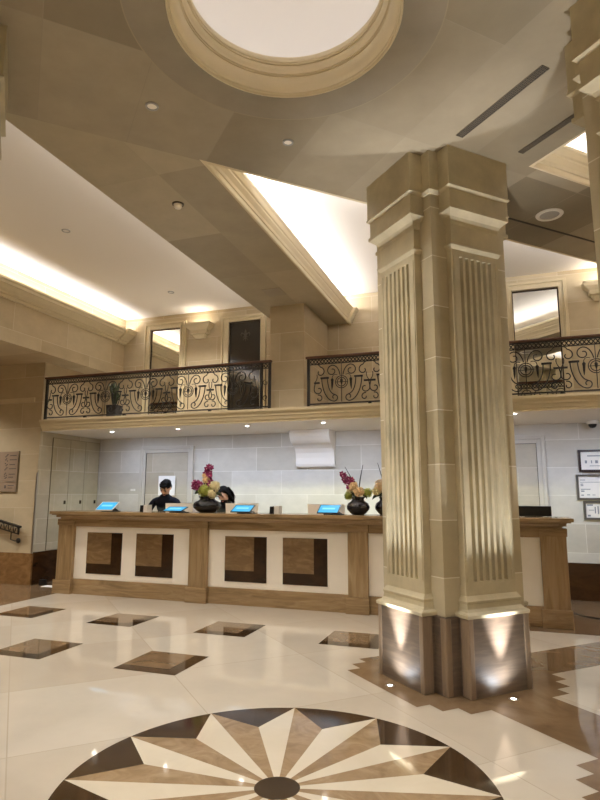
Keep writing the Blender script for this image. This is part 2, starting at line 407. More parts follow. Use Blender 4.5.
# cornice on the fascia
cp = [(0, 4.30), (.03, 4.30), (.04, 4.335), (.07, 4.345), (.075, 4.37), (.12, 4.40), (.165, 4.445), (.185, 4.45), (.19, 4.49), (.21, 4.505), (.21, 4.535), (.155, 4.545), (.145, 4.455), (.0, 4.44)]
s = MB(); s.sweep([(-d, z) for d, z in cp], [(-6.8, -4), (-6.8, 9.19)])
s.sweep([(-d * 1.25 - .02, z) for d, z in cp], [(-6.8, 8.93), (-6.8, 9.19)])
struct(s.build('trim_5', 'trim'), 'long stone cornice along the left fascia', 'cornice')
# wall bases
s = MB(); s.box(-11, -7.228, 7.655, 7.69, 0, .495); struct(s.build('baseboard_left', 'wbase'), 'polished brown marble base under the directory sign', 'wall base')
s = MB(); s.box(-7.262, -7.228, 7.69, 9.19, 0, .51); struct(s.build('baseboard_left', 'dbase'), 'dark marble base on the return wall left of the counter', 'wall base')
s = MB(); s.box(-7.22, 4, 9.17, 9.21, 0, .505); struct(s.build('baseboard_back', 'dbase'), 'dark marble base of the wall behind the counter', 'wall base')
s = MB(); s.box(-7.262, -7.236, 7.66, 7.682, .495, 1.79)
tag(s.build('corner_guard', 'steel'), 'thin metal strip on the wall corner left of the counter', 'corner guard')
s = MB(); s.box(-11, -7.42, 7.66, 7.69, 2.98, 3.06); struct(s.build('trim_6', 'trim', bevel=.008), 'stone string course above the directory sign', 'moulding')

# ------------------------------------------------------------------ balcony
bp = [(0, 2.475), (-.02, 2.475), (-.02, 2.505), (-.035, 2.51), (-.045, 2.55), (-.06, 2.565), (-.06, 2.59), (-.09, 2.62), (-.095, 2.63), (-.095, 2.66), (0, 2.66)]
s = MB(); s.mat(0).sweep([(-d, z) for d, z in bp], [(4.0, 7.68), (-7.215, 7.68)])
s.mat(1).box(-7.23, 4.0, 7.68, 9.21, 2.475, 2.655)
struct(s.build('balcony_slab', ['trim', 'under']), 'balcony slab with a moulded stone edge above the counter', 'balcony')
s = MB(); s.box(-3.24, -2.69, 7.94, YB, 2.655, 4.31)
struct(s.build('pillar', 'stoneX', bevel=.006), 'square stone pier between the two balcony railings', 'pier')

def spiral(cx, cz, r_0, r_1, t0, t1, n=20):
    return [(cx + (r_0 + (r_1 - r_0) * i / n) * math.cos(t0 + (t1 - t0) * i / n), 0, cz + (r_0 + (r_1 - r_0) * i / n) * math.sin(t0 + (t1 - t0) * i / n)) for i in range(n + 1)]
def bez(p0, p1, p2, p3, n=14):
    out = []
    for i in range(n + 1):
        t = i / n; q = 1 - t
        out.append(tuple(q ** 3 * a + 3 * q * q * t * b + 3 * q * t * t * c + t ** 3 * d for a, b, c, d in zip(p0, p1, p2, p3)))
    return out
def scroll_mesh(W):
    b = MB(); b.smooth = True; w = .0078; k = 5; zc = .30; h = W / 2
    b.tube([(0, 0, .02), (0, 0, .57)], .006, k)
    for rad in (.088, .062): b.tube([(rad * math.cos(t * PI / 12), 0, zc + rad * math.sin(t * PI / 12)) for t in range(24)], w * .85, k, closed=True)
    b.tube([(-.088, 0, zc), (.088, 0, zc)], .005, k)
    b.tube([(0, 0, zc + .05), (0, 0, zc + .03), (0, 0, zc), (0, 0, zc - .05)], [.004, .022, .018, .003], 6)
    for sg in (-1, 1):
        X = lambda pts: [(sg * x, y, z) for x, y, z in pts]
        T = lambda pts, r=w: b.tube(X(pts), r, k)
        # lyre arm: outer and inner strap with a cap, meeting in a scroll under the ring
        T(bez((.29, 0, .365), (.285, 0, .17), (.2, 0, .03), (.11, 0, .03)) + spiral(.105, .085, .055, .018, -PI / 2, -PI * 2.3, 16))
        T(bez((.205, 0, .355), (.2, 0, .22), (.165, 0, .14), (.10, 0, .125), 10))
        b.box(*(sorted((sg * .185, sg * .305))), -.014, .014, .355, .378)
        # torch beside the ring
        b.tube(X([(.135, 0, .36), (.135, 0, .335), (.135, 0, .31), (.137, 0, .25), (.14, 0, .19)]), [.006, .024, .018, .014, .003], 6)
        T(bez((.135, 0, .36), (.135, 0, .40), (.10, 0, .42), (.06, 0, .40), 8), .005)
        # big top scroll
        T(bez((.02, 0, .40), (.04, 0, .50), (.08, 0, .54), (.13, 0, .545), 8) + spiral(.135, .465, .08, .022, PI / 2, -PI * 1.6, 22))
        # outer C scrolls above and below the connecting bar
        T(spiral(.315, .455, .02, .075, PI * 2.2, PI * .55, 20) + bez((.305, 0, .525), (.33, 0, .57), (.36, 0, .58), (h, 0, .57), 6))
        T(spiral(.335, .20, .02, .07, -PI * 1.6, PI * .1, 20) + bez((.402, 0, .215), (.40, 0, .26), (.38, 0, .29), (h - .005, 0, .30), 6))
        T(spiral(.33, .075, .016, .055, PI * 2.1, PI * .4, 18))
        b.box(*(sorted((sg * .32, sg * (h + .001)))), -.009, .009, .288, .312)
        T(bez((h, 0, .30), (.36, 0, .34), (.35, 0, .38), (.36, 0, .42), 8), .006)
    return b
def railing(name, label, x0, x1, centers, W, posts):
    t = thing(name, label, 'balcony railing', (0, 7.70, 2.66), 0)
    s = MB(); s.box(x0 - .02, x1 + .02, -.035, .035, .70, .735); s.build('handrail', 'hand', t, bevel=.012)
    b = MB(); b.box(x0, x1, -.012, .012, .685, .70); b.box(x0, x1, -.012, .012, .61, .622)
    n = int((x1 - x0) / .05)
    for ph in (0, PI):
        b.tube([(x0 + (x1 - x0) * i / (n * 4), 0, .654 + .026 * math.sin(ph + 2 * PI * i / 8)) for i in range(n * 4 + 1)], .0075, 4)
    b.build('wave_band', 'iron', t)
    b = MB(); b.box(x0, x1, -.011, .011, .035, .052); b.build('bottom_rail', 'iron', t)
    for x in posts:
        b = MB(); b.box(x - .018, x + .018, -.018, .018, 0, .70); b.build('post', 'iron', t)
    m0 = None
    for c in centers:
        if m0 is None:
            b = scroll_mesh(W); m0 = b.build('scroll_panel', 'iron', t); oo = m0
        else: oo = m0.copy(); COL.objects.link(oo); oo.parent = t
        oo.location = (c, 0, .045)
        q = MB(); q.box(-.02, .02, -.02, .02, 0, .036); fq = q.build('foot', 'iron', t); fq.location = (min(c + W / 2, x1 - .03), 0, 0)
    return t
rl = railing('balcony_railing', 'black scrolled iron railing on the balcony left of the stone pier', -7.22, -3.13, [-6.77, -6.01, -5.25, -4.49, -3.73], .76, [-7.2, -3.27, -3.14])
b = MB(); b.smooth = True
for zc, dr in ((.40, 1), (.18, -1)): b.tube([(x, y, z) for x, y, z in spiral(-3.205, zc, .045, .012, dr * PI / 2, dr * PI * 2.6, 18)], .006, 5)
b.tube([(-3.205, 0, .05), (-3.205, 0, .6)], .005, 5); b.build('end_panel', 'iron', rl)
railing('balcony_railing', 'black scrolled iron railing on the balcony right of the stone pier', -2.56, 3.6, [-2.055 + .803 * i for i in range(7)], .80, [-2.54, 3.58])
t = thing('planter_box', 'dark planter box standing behind the left railing', 'planter', (-6.09, 8.05, 2.655))
s = MB(); s.loft([(-.085, .085, -.085, .085, 0), (-.10, .10, -.10, .10, .26)]); s.build('box', 'wicker', t, bevel=.01)
s = MB(); s.smooth = True
for i in range(46):
    a = random.random() * 2 * PI; r_ = .02 + .06 * random.random(); hh = .34 + .34 * random.random()
    p0 = Vector((.5 * r_ * math.cos(a), .5 * r_ * math.sin(a), .28)); p3 = Vector((1.5 * r_ * math.cos(a), 1.2 * r_ * math.sin(a), hh))
    s.tube(bez(tuple(p0), tuple(p0 + Vector((0, 0, .12))), tuple(p3 + Vector((0, 0, .03))), tuple(p3), 6), [.004, .012, .016, .016, .012, .007, .002], 4, flat=.3)
s.build('foliage', 'leaf', t)['kind'] = 'stuff'

# mirrors and door on the upper back wall
def framed(name, label, cat, x0, x1, z0, z1, g0, g1, gz, gm, gname):
    t = thing(name, label, cat, ((x0 + x1) / 2, YB, z0)); c = (x0 + x1) / 2
    def ring(b, xa, xb, zb, xc, xd, zd, y0, y1):
        b.box(xa - c, xc - c, y0, y1, 0, zb - z0); b.box(xd - c, xb - c, y0, y1, 0, zb - z0); b.box(xc - c, xd - c, y0, y1, zd - z0, zb - z0)
    b = MB(); ring(b, x0, x1, z1, g0, g1, gz, -.05, .01)
    ring(b, x0 + .028, x1 - .028, z1 - .028, x0 + .05, x1 - .05, z1 - .05, -.075, -.04); ring(b, x0 + .085, x1 - .085, z1 - .085, g0 + .0, g1 - .0, gz, -.068, -.04)
    ring(b, x0 - .0, x0 + .02, z1, x0 + .02, x0 + .02, gz, -.055, -.03) if False else None
    b.build('frame', 'trim', t, bevel=.006)
    b = MB(); b.box(g0 - c, g1 - c, -.012, .005, .02, gz - z0); g = b.build(gname, gm, t)
    b = MB(); ring(b, g0, g1, gz, g0 + .018, g1 - .018, gz - .022, -.022, -.012); b.build('inner_edge', 'bronze', t)
    return t
framed('wall_mirror', 'tall framed mirror on the balcony wall, left of the uplight ledge', 'mirror', -6.33, -5.43, 2.66, 4.66, -6.19, -5.54, 4.53, 'mirror', 'glass')
framed('wall_mirror', 'tall framed mirror on the balcony wall right of the big column', 'mirror', .20, 1.06, 2.66, 4.68, .28, .945, 4.55, 'mirror', 'glass')
td = framed('balcony_door', 'dark glass door with faint lily emblem left of the stone pier', 'door', -4.70, -3.83, 2.66, 4.64, -4.54, -3.89, 4.53, 'darkglass', 'door_glass')
b = MB(); b.smooth = True
ec = (.04, 1.60)
for sg in (-1, 1):
    b.tube([(ec[0] + sg * x, -.014, ec[1] + z) for x, z in ((.005, -.02), (.03, .03), (.07, .05), (.09, .02), (.075, -.01))], [.008, .012, .012, .008, .004], 6, flat=.3)
    b.tube([(ec[0] + sg * x, -.014, ec[1] + z) for x, z in ((.0, -.04), (.03, -.06), (.04, -.09))], [.007, .007, .003], 6, flat=.3)
b.tube([(ec[0], -.014, ec[1] + z) for z in (-.11, -.05, 0, .06, .12)], [.003, .01, .012, .022, .002], 6, flat=.3)
b.box(ec[0] - .05, ec[0] + .05, -.016, -.012, ec[1] - .03, ec[1] - .018); b.build('emblem', 'emblem', td)
# stone uplight ledges
def ledge(label, x):
    t = thing('uplight_ledge', label, 'wall light', (x, YB, 4.28), 0, 'stone uplight ledges on the balcony wall')
    b = MB(); b.loft([(-.10, .10, -.06, .01, -.0), (-.13, .13, -.10, .01, .05), (-.13, .13, -.10, .01, .075)]); b.loft([(-.17, .17, -.13, .01, .075), (-.17, .17, -.13, .01, .14), (-.24, .24, -.18, .01, .20), (-.25, .25, -.19, .01, .235)])
    for (x0, x1, y0, y1) in ((-.25, .25, -.19, -.165), (-.25, -.225, -.19, .01), (.225, .25, -.19, .01)): b.box(x0, x1, y0, y1, .235, .27)
    b.build('ledge', 'trim', t, bevel=.004)
    b = MB(); b.box(-.16, .16, -.14, -.06, .236, .25); b.build('lamp', 'lampw', t)
    return t
ledge('stone uplight ledge on the wall between left mirror and dark door', -5.12)
ledge('stone uplight ledge on the wall at the far right edge', 1.52)

# ------------------------------------------------------------------ wall under the balcony
t = thing('scroll_bracket', 'large pale stone scroll bracket under the balcony', 'bracket', (-2.9, YB, 1.88))
pr = [(.0, 0), (-.04, 0), (-.07, .02), (-.085, .06), (-.085, .16), (-.10, .24), (-.14, .31), (-.22, .36), (-.31, .39), (-.36, .43), (-.40, .49), (-.41, .54), (-.41, .60), (0, .60)]
b = MB(); n = len(pr); b.smooth = False
b.add([(-.335, y, z) for y, z in pr] + [(.335, y, z) for y, z in pr], [tuple(range(n)), tuple(range(n, 2 * n))] + [(i, (i + 1) % n, n + (i + 1) % n, n + i) for i in range(n)])
b.build('scroll', 'under', t, bevel=.008)
def panel_door(name, label, x0, x1, zt):
    t = thing(name, label, 'door', ((x0 + x1) / 2, YB, 0)); w = (x1 - x0) / 2
    b = MB()
    for k in range(2):
        d0, d1, y = ((0, .055, -.05), (.05, .115, -.03))[k]
        b.box(-w + d0, -w + d1, y, .005, 0, zt - d0); b.box(w - d1, w - d0, y, .005, 0, zt - d0); b.box(-w + d1, w - d1, y, .005, zt - d1, zt - d0)
    b.build('frame', 'greystone', t, bevel=.005)
    b = MB(); b.box(-w + .118, w - .118, -.012, .003, .01, zt - .12); b.build('leaf', 'doorX', t)
    b = MB(); b.box(-w + .112, -w + .12, -.02, 0, 0, zt - .112); b.box(w - .12, w - .112, -.02, 0, 0, zt - .112); b.box(-w + .112, w - .112, -.02, 0, zt - .12, zt - .112); b.build('gap', 'black', t)
    return t
dl = panel_door('service_door', 'pale framed door behind the man at the counter', -6.30, -5.19, 2.305); dl['kind'] = 'thing'
dr_ = panel_door('service_door', 'pale framed door right of the big column', -.49, .616, 2.31); dr_['kind'] = 'thing'
for i, (y0, y1) in enumerate(((7.96, 8.38), (8.39, 8.78), (8.79, 9.17))):
    lb = ('flush cupboard door in the left return wall, nearest the counter end', 'flush cupboard door in the left return wall, middle of the three', 'flush cupboard door in the left return wall, nearest the back corner')[i]
    t = thing('flush_door', lb, 'cupboard door', (-7.237, (y0 + y1) / 2, 0), 0, 'flush cupboard doors left of the counter'); h = (y1 - y0) / 2
    b = MB(); b.box(0, .012, -h, h, .52, 2.39); b.build('leaf', 'panelY', t)
    b = MB(); b.box(0, .013, -h - .006, -h, .52, 2.395); b.box(0, .013, h, h + .006, .52, 2.395); b.box(0, .013, -h, h, 2.39, 2.398); b.build('gap', 'gapstone', t)
    b = MB(); b.box(.012, .03, h - .08, h - .05, 1.27, 1.33); b.build('latch', 'bronze', t)
b = MB(); b.box(-5.885, -5.545, 9.155, 9.163, 1.42, 1.77); tag(b.build('wall_notice', 'paper'), 'blank white notice on the door behind the man', 'notice')
b = MB(); b.box(-6.50, -6.40, 9.188, 9.2, 1.50, 1.535); tag(b.build('wall_socket', 'whitep', bevel=.003), 'small white wall plate left of the framed door', 'wall plate')
# certificates
def cert(label, x0, x1, z0, z1, fm, rows):
    t = thing('framed_certificate', label, 'certificate', ((x0 + x1) / 2, YB, z0), 0, 'framed certificates on the wall right of the counter'); w = (x1 - x0) / 2; h = z1 - z0
    b = MB(); e = .03
    b.box(-w, w, -.03, -.002, 0, e); b.box(-w, w, -.03, -.002, h - e, h); b.box(-w, -w + e, -.03, -.002, e, h - e); b.box(w - e, w, -.03, -.002, e, h - e); b.build('frame', fm, t)
    b = MB(); b.box(-w + e, w - e, -.015, -.004, e, h - e); b.mat(1)
    for (xa, xb, za, zb) in rows: b.box(-w + e + xa * (2 * w - 2 * e), -w + e + xb * (2 * w - 2 * e), -.0165, -.015, e + za * (h - 2 * e), e + zb * (h - 2 * e))
    b.build('sheet', ['paper', 'blueink'], t)
M['cframe'] = plain('dark_mahogany_frame', '2E1A18', .35)
M['mframe'] = plain('grey_metal_frame', '5E5A55', .35)
cert('dark framed certificate, top one of the three on the right wall', 1.05, 1.55, 1.77, 2.085, 'cframe', [(.2, .8, .74, .80), (.12, .18, .36, .52), (.3, .33, .36, .52), (.42, .50, .36, .52), (.60, .68, .36, .52), (.78, .84, .36, .52), (.25, .75, .2, .23)])
cert('grey framed certificate, middle one of the three on the right wall', 1.0, 1.55, 1.375, 1.735, 'mframe', [(.04, .18, .82, .85), (.04, .7, .72, .74), (.8, .96, .86, .9), (.05, .12, .62, .66), (.05, .12, .55, .59), (.05, .3, .38, .42), (.05, .14, .28, .34), (.05, .12, .1, .15), (.2, .28, .12, .16), (.34, .42, .12, .15)])
cert('small framed certificate, lowest of the three on the right wall', 1.07, 1.5, 1.10, 1.36, 'mframe', [(.05, .25, .82, .92), (.05, .15, .08, .2), (.1, .28, .5, .54), (.3, .34, .3, .75), (.4, .44, .25, .8), (.5, .54, .3, .75), (.6, .64, .25, .8), (.7, .74, .3, .7), (.8, .84, .3, .7)])
t = thing('security_camera', 'white dome security camera under the balcony at right', 'camera', (1.243, 9.0, 2.475), 0)
b = MB(); b.smooth = True; b.lathe([(.001, 0), (.075, 0), (.075, -.035), (.06, -.045), (.001, -.045)], k=24); b.build('housing', 'whitep', t)
b = MB(); b.smooth = True; b.lathe([(.056, -.045), (.052, -.07), (.035, -.092), (.001, -.10)], k=20); b.build('dome', 'black', t)

# ------------------------------------------------------------------ left wall items
t = thing('directory_sign', 'bronze directory sign with a bright metal edge on the left wall', 'sign', (-8.05, 7.68, 1.475))
b = MB(); b.box(.378, .395, -.022, -.0, 0, .68); b.box(-.40, .378, -.022, -.015, -.0, .012); b.box(-.40, .378, -.02, -.015, .165, .174); b.build('edge', 'steel', t)
b = MB(); b.box(-.40, .39, -.015, .0, 0, .675); b.mat(1)
for i, z in enumerate((.60, .53, .45, .38, .29, .24)):
    b.box(.20, .20 + (.14, .15, .12, .15, .13, .10)[i], -.0165, -.015, z, z + .012)
    for k in range(3):
        zz = z - .02 + .018 * k; x = .10 + .02 * ((i * 2 + k) % 3); b.box(x, x + .025, -.0165, -.015, zz, zz + .016)
b.box(.13, .16, -.0165, -.015, .06, .11); b.box(.20, .33, -.0165, -.015, .10, .112); b.box(.20, .30, -.0165, -.015, .06, .07); b.build('plate', [plain('bronze_sign_plate', 'A08C78', .4, .5, .2), 'ink'], t)
t = thing('stair_rail', 'black ornamental iron wall rail below the directory sign', 'handrail', (-7.47, 7.60, .93))
b = MB(); L = [(-1.3, .28), (0, .0)]
def slope(x): return -.215 * x
def bar(b, x0, x1, y0, y1, dz0, dz1):
    b.add([(x0, y0, slope(x0) + dz0), (x1, y0, slope(x1) + dz0), (x1, y1, slope(x1) + dz0), (x0, y1, slope(x0) + dz0), (x0, y0, slope(x0) + dz1), (x1, y0, slope(x1) + dz1), (x1, y1, slope(x1) + dz1), (x0, y1, slope(x0) + dz1)],
          [(0, 3, 2, 1), (4, 5, 6, 7), (0, 1, 5, 4), (1, 2, 6, 5), (2, 3, 7, 6), (3, 0, 4, 7)])
bar(b, -1.3, .02, -.03, .03, -.03, .0); b.build('handrail', 'iron', t)
b = MB(); bar(b, -1.3, 0, -.012, .012, -.14, -.125); bar(b, -.02, 0, -.012, .012, -.14, -.03)
for i in range(13):
    x = -1.25 + .1 * i; b.tube([(x - .04, 0, slope(x - .04) - .125), (x - .02, 0, slope(x) - .05), (x + .02, 0, slope(x) - .045), (x + .04, 0, slope(x + .04) - .125)], .008, 5)
b.build('scroll_band', 'iron', t)
b = MB(); b.tube([(-.16, 0, -.1), (-.16, 0, -.22), (-.10, .03, -.245), (-.06, .078, -.24)], .01, 6); b.blob((-.06, .06, -.24), (.045, .02, .045)); b.build('bracket', 'iron', t)
t = thing('floor_box', 'small black box on the floor left of the counter', 'box', (-7.06, 7.76, .0008))
b = MB(); b.box(-.045, .045, -.04, .04, 0, .085); b.build('body', 'black', t, bevel=.006); b = MB(); b.box(-.02, .02, -.043, -.039, .03, .06); b.build('slot', 'grille', t)
b = MB(); b.box(-6.95, -6.72, 7.6, 7.75, .0009, .006); tag(b.build('paper_sheet', 'paper'), 'white sheet lying on the floor beside the counter end', 'paper')

# ------------------------------------------------------------------ reception counter
t = thing('reception_counter', 'long reception counter in brown and white marble with square insets', 'counter', (0, 0, 0))
PX = [(-6.345, -6.07), (-4.118, -3.84), (-1.87, -1.615), (.37, .645)]
TOP = 1.19
tp = [(0, 1.075), (.03, 1.075), (.035, 1.09), (.06, 1.10), (.075, 1.125), (.11, 1.135), (.12, 1.14), (.12, 1.145), (.145, 1.15), (.145, 1.185), (.14, TOP), (-.38, TOP), (-.38, 1.15), (-.02, 1.15)]
b = MB(); b.sweep([(-d, z) for d, z in tp], [(-6.27, 7.65), (-6.27, 7.23), (.575, 7.23), (.575, 7.65)][1:3])
b.sweep([(-d, z) for d, z in [(0, 1.075), (.03, 1.075), (.035, 1.09), (.06, 1.10), (.075, 1.125), (.11, 1.135), (.12, 1.145), (.145, 1.15), (.145, 1.185), (.14, TOP), (-.02, TOP)]], [(-6.27, 7.6), (-6.27, 7.23), (-6.26, 7.23)][:2])
b.sweep([(-d, z) for d, z in [(0, 1.075), (.03, 1.075), (.035, 1.09), (.06, 1.10), (.075, 1.125), (.11, 1.135), (.12, 1.145), (.145, 1.15), (.145, 1.185), (.14, TOP), (-.02, TOP)]], [(.575, 7.23), (.575, 7.6)])
# corner fill of the moulded top
for (sx, x) in ((-1, -6.27), (1, .575)):
    for d0, z0, z1 in ((.03, 1.075, 1.10), (.075, 1.10, 1.135), (.12, 1.135, 1.15), (.144, 1.15, TOP - .0005)): b.box(min(x, x + sx * d0), max(x, x + sx * d0), 7.23 - d0, 7.24, z0, z1)
b.build('top_slab', 'cbrownH', t)
for i, (a, c) in enumerate(PX):
    b = MB(); b.box(a, c, 7.22, 7.40, .19, .985); pz = b.build('pilaster', 'cbrownV', t, bevel=.004)
    b = MB(); b.box(a - .012, c + .012, 7.205, 7.40, .985, 1.074); b.build('capital', 'cbrownH', pz, bevel=.004)
    b = MB(); b.box(a - .028, c + .015, 7.195, 7.42, 0, .197); b.build('pedestal', 'cbrownH', pz, bevel=.005)
for i in range(3):
    a, c = PX[i][1], PX[i + 1][0]
    b = MB(); b.box(a, c, 7.25, 7.36, .0, .215); b.build('plinth', 'cbrownH', t, bevel=.003)
    b = MB(); b.box(a, c, 7.24, 7.36, .968, 1.08); b.build('frieze', 'cbrownH', t)
    b = MB(); b.box(a, c, 7.28, 7.34, .215, .968); w = b.build('front_panel', 'cwhite', t); w['label'] = 'white marble front panel'
    for x in ((-5.85, -5.0), (-3.59, -2.755), (-1.39, -.47))[i]:
        q = MB(); q.mat(0).box(x, x + .605, 7.272, 7.285, .295, .885); q.mat(1).box(x, x + .425, 7.268, 7.28, .44, .885)
        qq = q.build('inset_square', ['cdark', 'cinset'], w); qq['label'] = 'brown square inset with dark edge'
for x0, x1 in ((-6.30, -6.2), (.53, .62)):
    b = MB(); b.box(x0, x1, 7.34, 7.95, 0, 1.15); b.build('end_panel', 'cbrownV', t)
b = MB(); b.box(-6.2, .53, 7.345, 7.95, .74, .78); b.box(-6.2, .53, 7.345, 7.37, 0, 1.15); b.build('work_desk', 'cbrownH', t)
b = MB(); b.box(-6.1, .45, 7.40, 7.42, 1.07, 1.085); 
tag(b.build('desk_light_strip', emit('desk_strip', 'F4F8D8', 4)), 'strip light under the counter top facing the staff side', 'strip light')

# items on the counter
def tablet(label, x, y, tilt=28, w=.30, back=None, hl=.2):
    t = thing('check_in_tablet', label, 'tablet', (x, y, TOP), 0, 'tablets on the counter')
    ca, sa = math.cos(R(tilt)), math.sin(R(tilt)); hh = hl
    def P(u, v, d): return (u, .0 + v * sa - d * ca, .015 + v * ca + d * sa)
    def slab(b, u0, u1, v0, v1, d0, d1):
        b.add([P(u0, v0, d0), P(u1, v0, d0), P(u1, v1, d0), P(u0, v1, d0), P(u0, v0, d1), P(u1, v0, d1), P(u1, v1, d1), P(u0, v1, d1)], [(0, 3, 2, 1), (4, 5, 6, 7), (0, 1, 5, 4), (1, 2, 6, 5), (2, 3, 7, 6), (3, 0, 4, 7)])
    b = MB(); slab(b, -w / 2, w / 2, 0, hh, 0, .01); b.build('casing', 'whitep' if back else 'black', t)
    b = MB(); slab(b, -w / 2 + .012, w / 2 - .012, .012, hh - .014, .0105, .0112); sc = b.build('screen', 'screen', t)
    b = MB(); slab(b, -w / 2 + .05, w / 2 - .06, hh * .42, hh * .62, .0114, .0118); b.build('lit_bar', 'screen2', sc)
    b = MB(); b.add([P(w / 2 - .09, .0, -.002), P(w / 2 + .02, .0, .0), (w / 2 + .05, .12, 0), (w / 2 - .12, .14, 0), P(w / 2 - .06, hh * .55, -.003), (w / 2 + .04, .02, 0.0)], [(0, 1, 4), (1, 2, 4), (2, 3, 4), (3, 0, 4), (0, 3, 2, 1), (1, 5, 2)]); b.box(-.06, w / 2 + .05, .03, .13, 0, .012); b.build('stand', 'black', t)
    return t
def board(label, x, y, w, h, mat_='card', lean=2, rz=0):
    t = thing('desk_screen', label, 'desk screen', (x, y, TOP), R(rz), 'pale screens on the counter'); s_ = math.tan(R(lean)) * h
    b = MB(); b.add([(-w / 2, 0, 0), (w / 2, 0, 0), (w / 2, .012, 0), (-w / 2, .012, 0), (-w / 2 - .01, s_, h), (w / 2 + .01, s_, h), (w / 2 + .01, s_ + .012, h), (-w / 2 - .01, s_ + .012, h)], [(0, 3, 2, 1), (4, 5, 6, 7), (0, 1, 5, 4), (1, 2, 6, 5), (2, 3, 7, 6), (3, 0, 4, 7)]); b.build('panel', mat_, t)
    b = MB(); b.box(-.05, .05, .02, .16, 0, .012); b.box(-.02, .02, .02, .05, 0, h * .6); b.build('foot', 'whitep', t)
    return t
tablet('blue lit tablet at the left end of the counter', -5.54, 7.20, 56, .30, True, .21)
tablet('blue lit tablet in front of the man in the navy suit', -4.37, 7.16, 74, .30, None, .2)
tablet('blue lit tablet in front of the woman', -3.33, 7.17, 64, .29, None, .2)
tablet('blue lit tablet beside the two black vases near the big column', -2.12, 7.18, 60, .28, None, .2)
board('cream screen back standing before the man in the navy suit', -4.43, 7.45, .44, .125)
board('cream screen back standing before the woman', -3.44, 7.45, .48, .13)
board('pale screen back near the two black vases', -2.22, 7.46, .50, .125, 'card', 2)
b = MB(); b.add([(-4.27, 7.52, TOP), (-4.06, 7.55, TOP), (-4.06, 7.56, TOP), (-4.27, 7.53, TOP), (-4.22, 7.58, TOP + .13), (-4.12, 7.60, TOP + .155), (-4.12, 7.61, TOP + .155), (-4.22, 7.59, TOP + .13)], [(0, 3, 2, 1), (4, 5, 6, 7), (0, 1, 5, 4), (1, 2, 6, 5), (2, 3, 7, 6), (3, 0, 4, 7)])
tag(b.build('folded_paper', 'paper'), 'folded white paper standing between the man and the first bouquet', 'paper')
def reader(label, x, y):
    t = thing('card_reader', label, 'card reader', (x, y, TOP), R(-8), 'card readers on the counter')
    b = MB(); b.loft([(-.07, .0, -.05, .05, 0), (-.07, .0, -.04, .05, .095)]); b.build('terminal', 'black', t, bevel=.006)
    b = MB(); b.loft([(.0, .075, -.05, .05, 0), (.0, .075, -.045, .05, .10)]); b.build('holder', 'whitep', t, bevel=.004)
reader('black and white card reader left of the man', -4.93, 7.36)
reader('black and white card reader right of the woman', -2.895, 7.36)
t = thing('computer_monitor', 'low black monitor on the counter right of the big column', 'monitor', (.33, 7.5, TOP))
b = MB(); b.box(-.22, .20, 0, .03, -.10 + .105, .125); b.build('screen_back', 'black', t, bevel=.004); b = MB(); b.box(-.1, .1, -.04, .10, 0, .012); b.box(-.03, .03, .01, .03, .01, .05); b.build('stand', 'black', t)

def vase(label, x, y, wf=1.0):
    t = thing('flower_arrangement', label, 'flower arrangement', (x, y, TOP), 0, 'flower arrangements on the counter')
    b = MB(); b.smooth = True
    b.lathe([(.001, 0), (.07 * wf, 0), (.10 * wf, .02), (.145 * wf, .07), (.15 * wf, .10), (.13 * wf, .145), (.085 * wf, .175), (.075 * wf, .195), (.095 * wf, .225), (.085 * wf, .225), (.065 * wf, .195), (.001, .19)], k=40); b.build('vase', 'vase', t, fix=False)
    return t
def petalrot(d, spin):
    return d.to_track_quat('Z', 'Y').to_matrix() @ Matrix.Rotation(spin, 3, 'Z')
def orchid(parent, base, tip, n, size=.034, seed=1):
    rnd = random.Random(seed); b = MB(); b.smooth = True
    base = Vector(base); tip = Vector(tip); mid = (base + tip) / 2 + Vector((0, 0, .04))
    pts = bez(tuple(base), tuple(mid), tuple(mid), tuple(tip), 12)
    b.mat(2).tube(pts, .004, 5)
    for i in range(n):
        t_ = .38 + .62 * i / (n - 1); c = Vector(pts[min(12, int(t_ * 12))]) + Vector([rnd.uniform(-.045, .045) for _ in range(3)]) * (1.25 - .5 * t_)
        d = Vector((rnd.uniform(-.8, .8), -1, rnd.uniform(-.4, .7))).normalized(); rot = petalrot(d, rnd.random() * 6)
        for k in range(5):
            a = 2 * PI * k / 5; off = rot @ Vector((math.cos(a) * size * .62, math.sin(a) * size * .62, .004))
            b.mat(0).blob(c + off, (size * .62, size * .42, size * .12), 8, 5, rot @ Matrix.Rotation(a, 3, 'Z') @ Matrix.Rotation(-.3, 3, 'Y'))
        b.mat(1).blob(c + rot @ Vector((0, 0, .008)), (size * .22,) * 3, 6, 4, rot)
    return b.build('orchid_spray', ['orchid', 'orchidc', 'leaf'], parent)
def ballflower(parent, name, c, r_, mat_, n=70, seed=1, fl=.021):
    rnd = random.Random(seed); b = MB(); b.smooth = True; c = Vector(c); b.blob(c, (r_ * .74,) * 3, 14, 9)
    for i in range(n):
        z = 1 - 2 * (i + .5) / n; a = i * 2.39996; q = Vector((math.sqrt(1 - z * z) * math.cos(a), math.sqrt(1 - z * z) * math.sin(a), z)); rot = petalrot(q, rnd.random() * 6)
        for k in range(4):
            an = k * PI / 2; off = rot @ Vector((math.cos(an) * fl * .6, math.sin(an) * fl * .6, 0))
            b.blob(c + q * r_ * rnd.uniform(.82, 1.14) + off, (fl * .6, fl * .45, fl * .15), 6, 4, rot @ Matrix.Rotation(an, 3, 'Z'))
    b.mat(1).tube([tuple(c), (c.x * .4, c.y * .4, .2)], .005, 5)
    return b.build(name, [mat_, 'leaf'], parent)
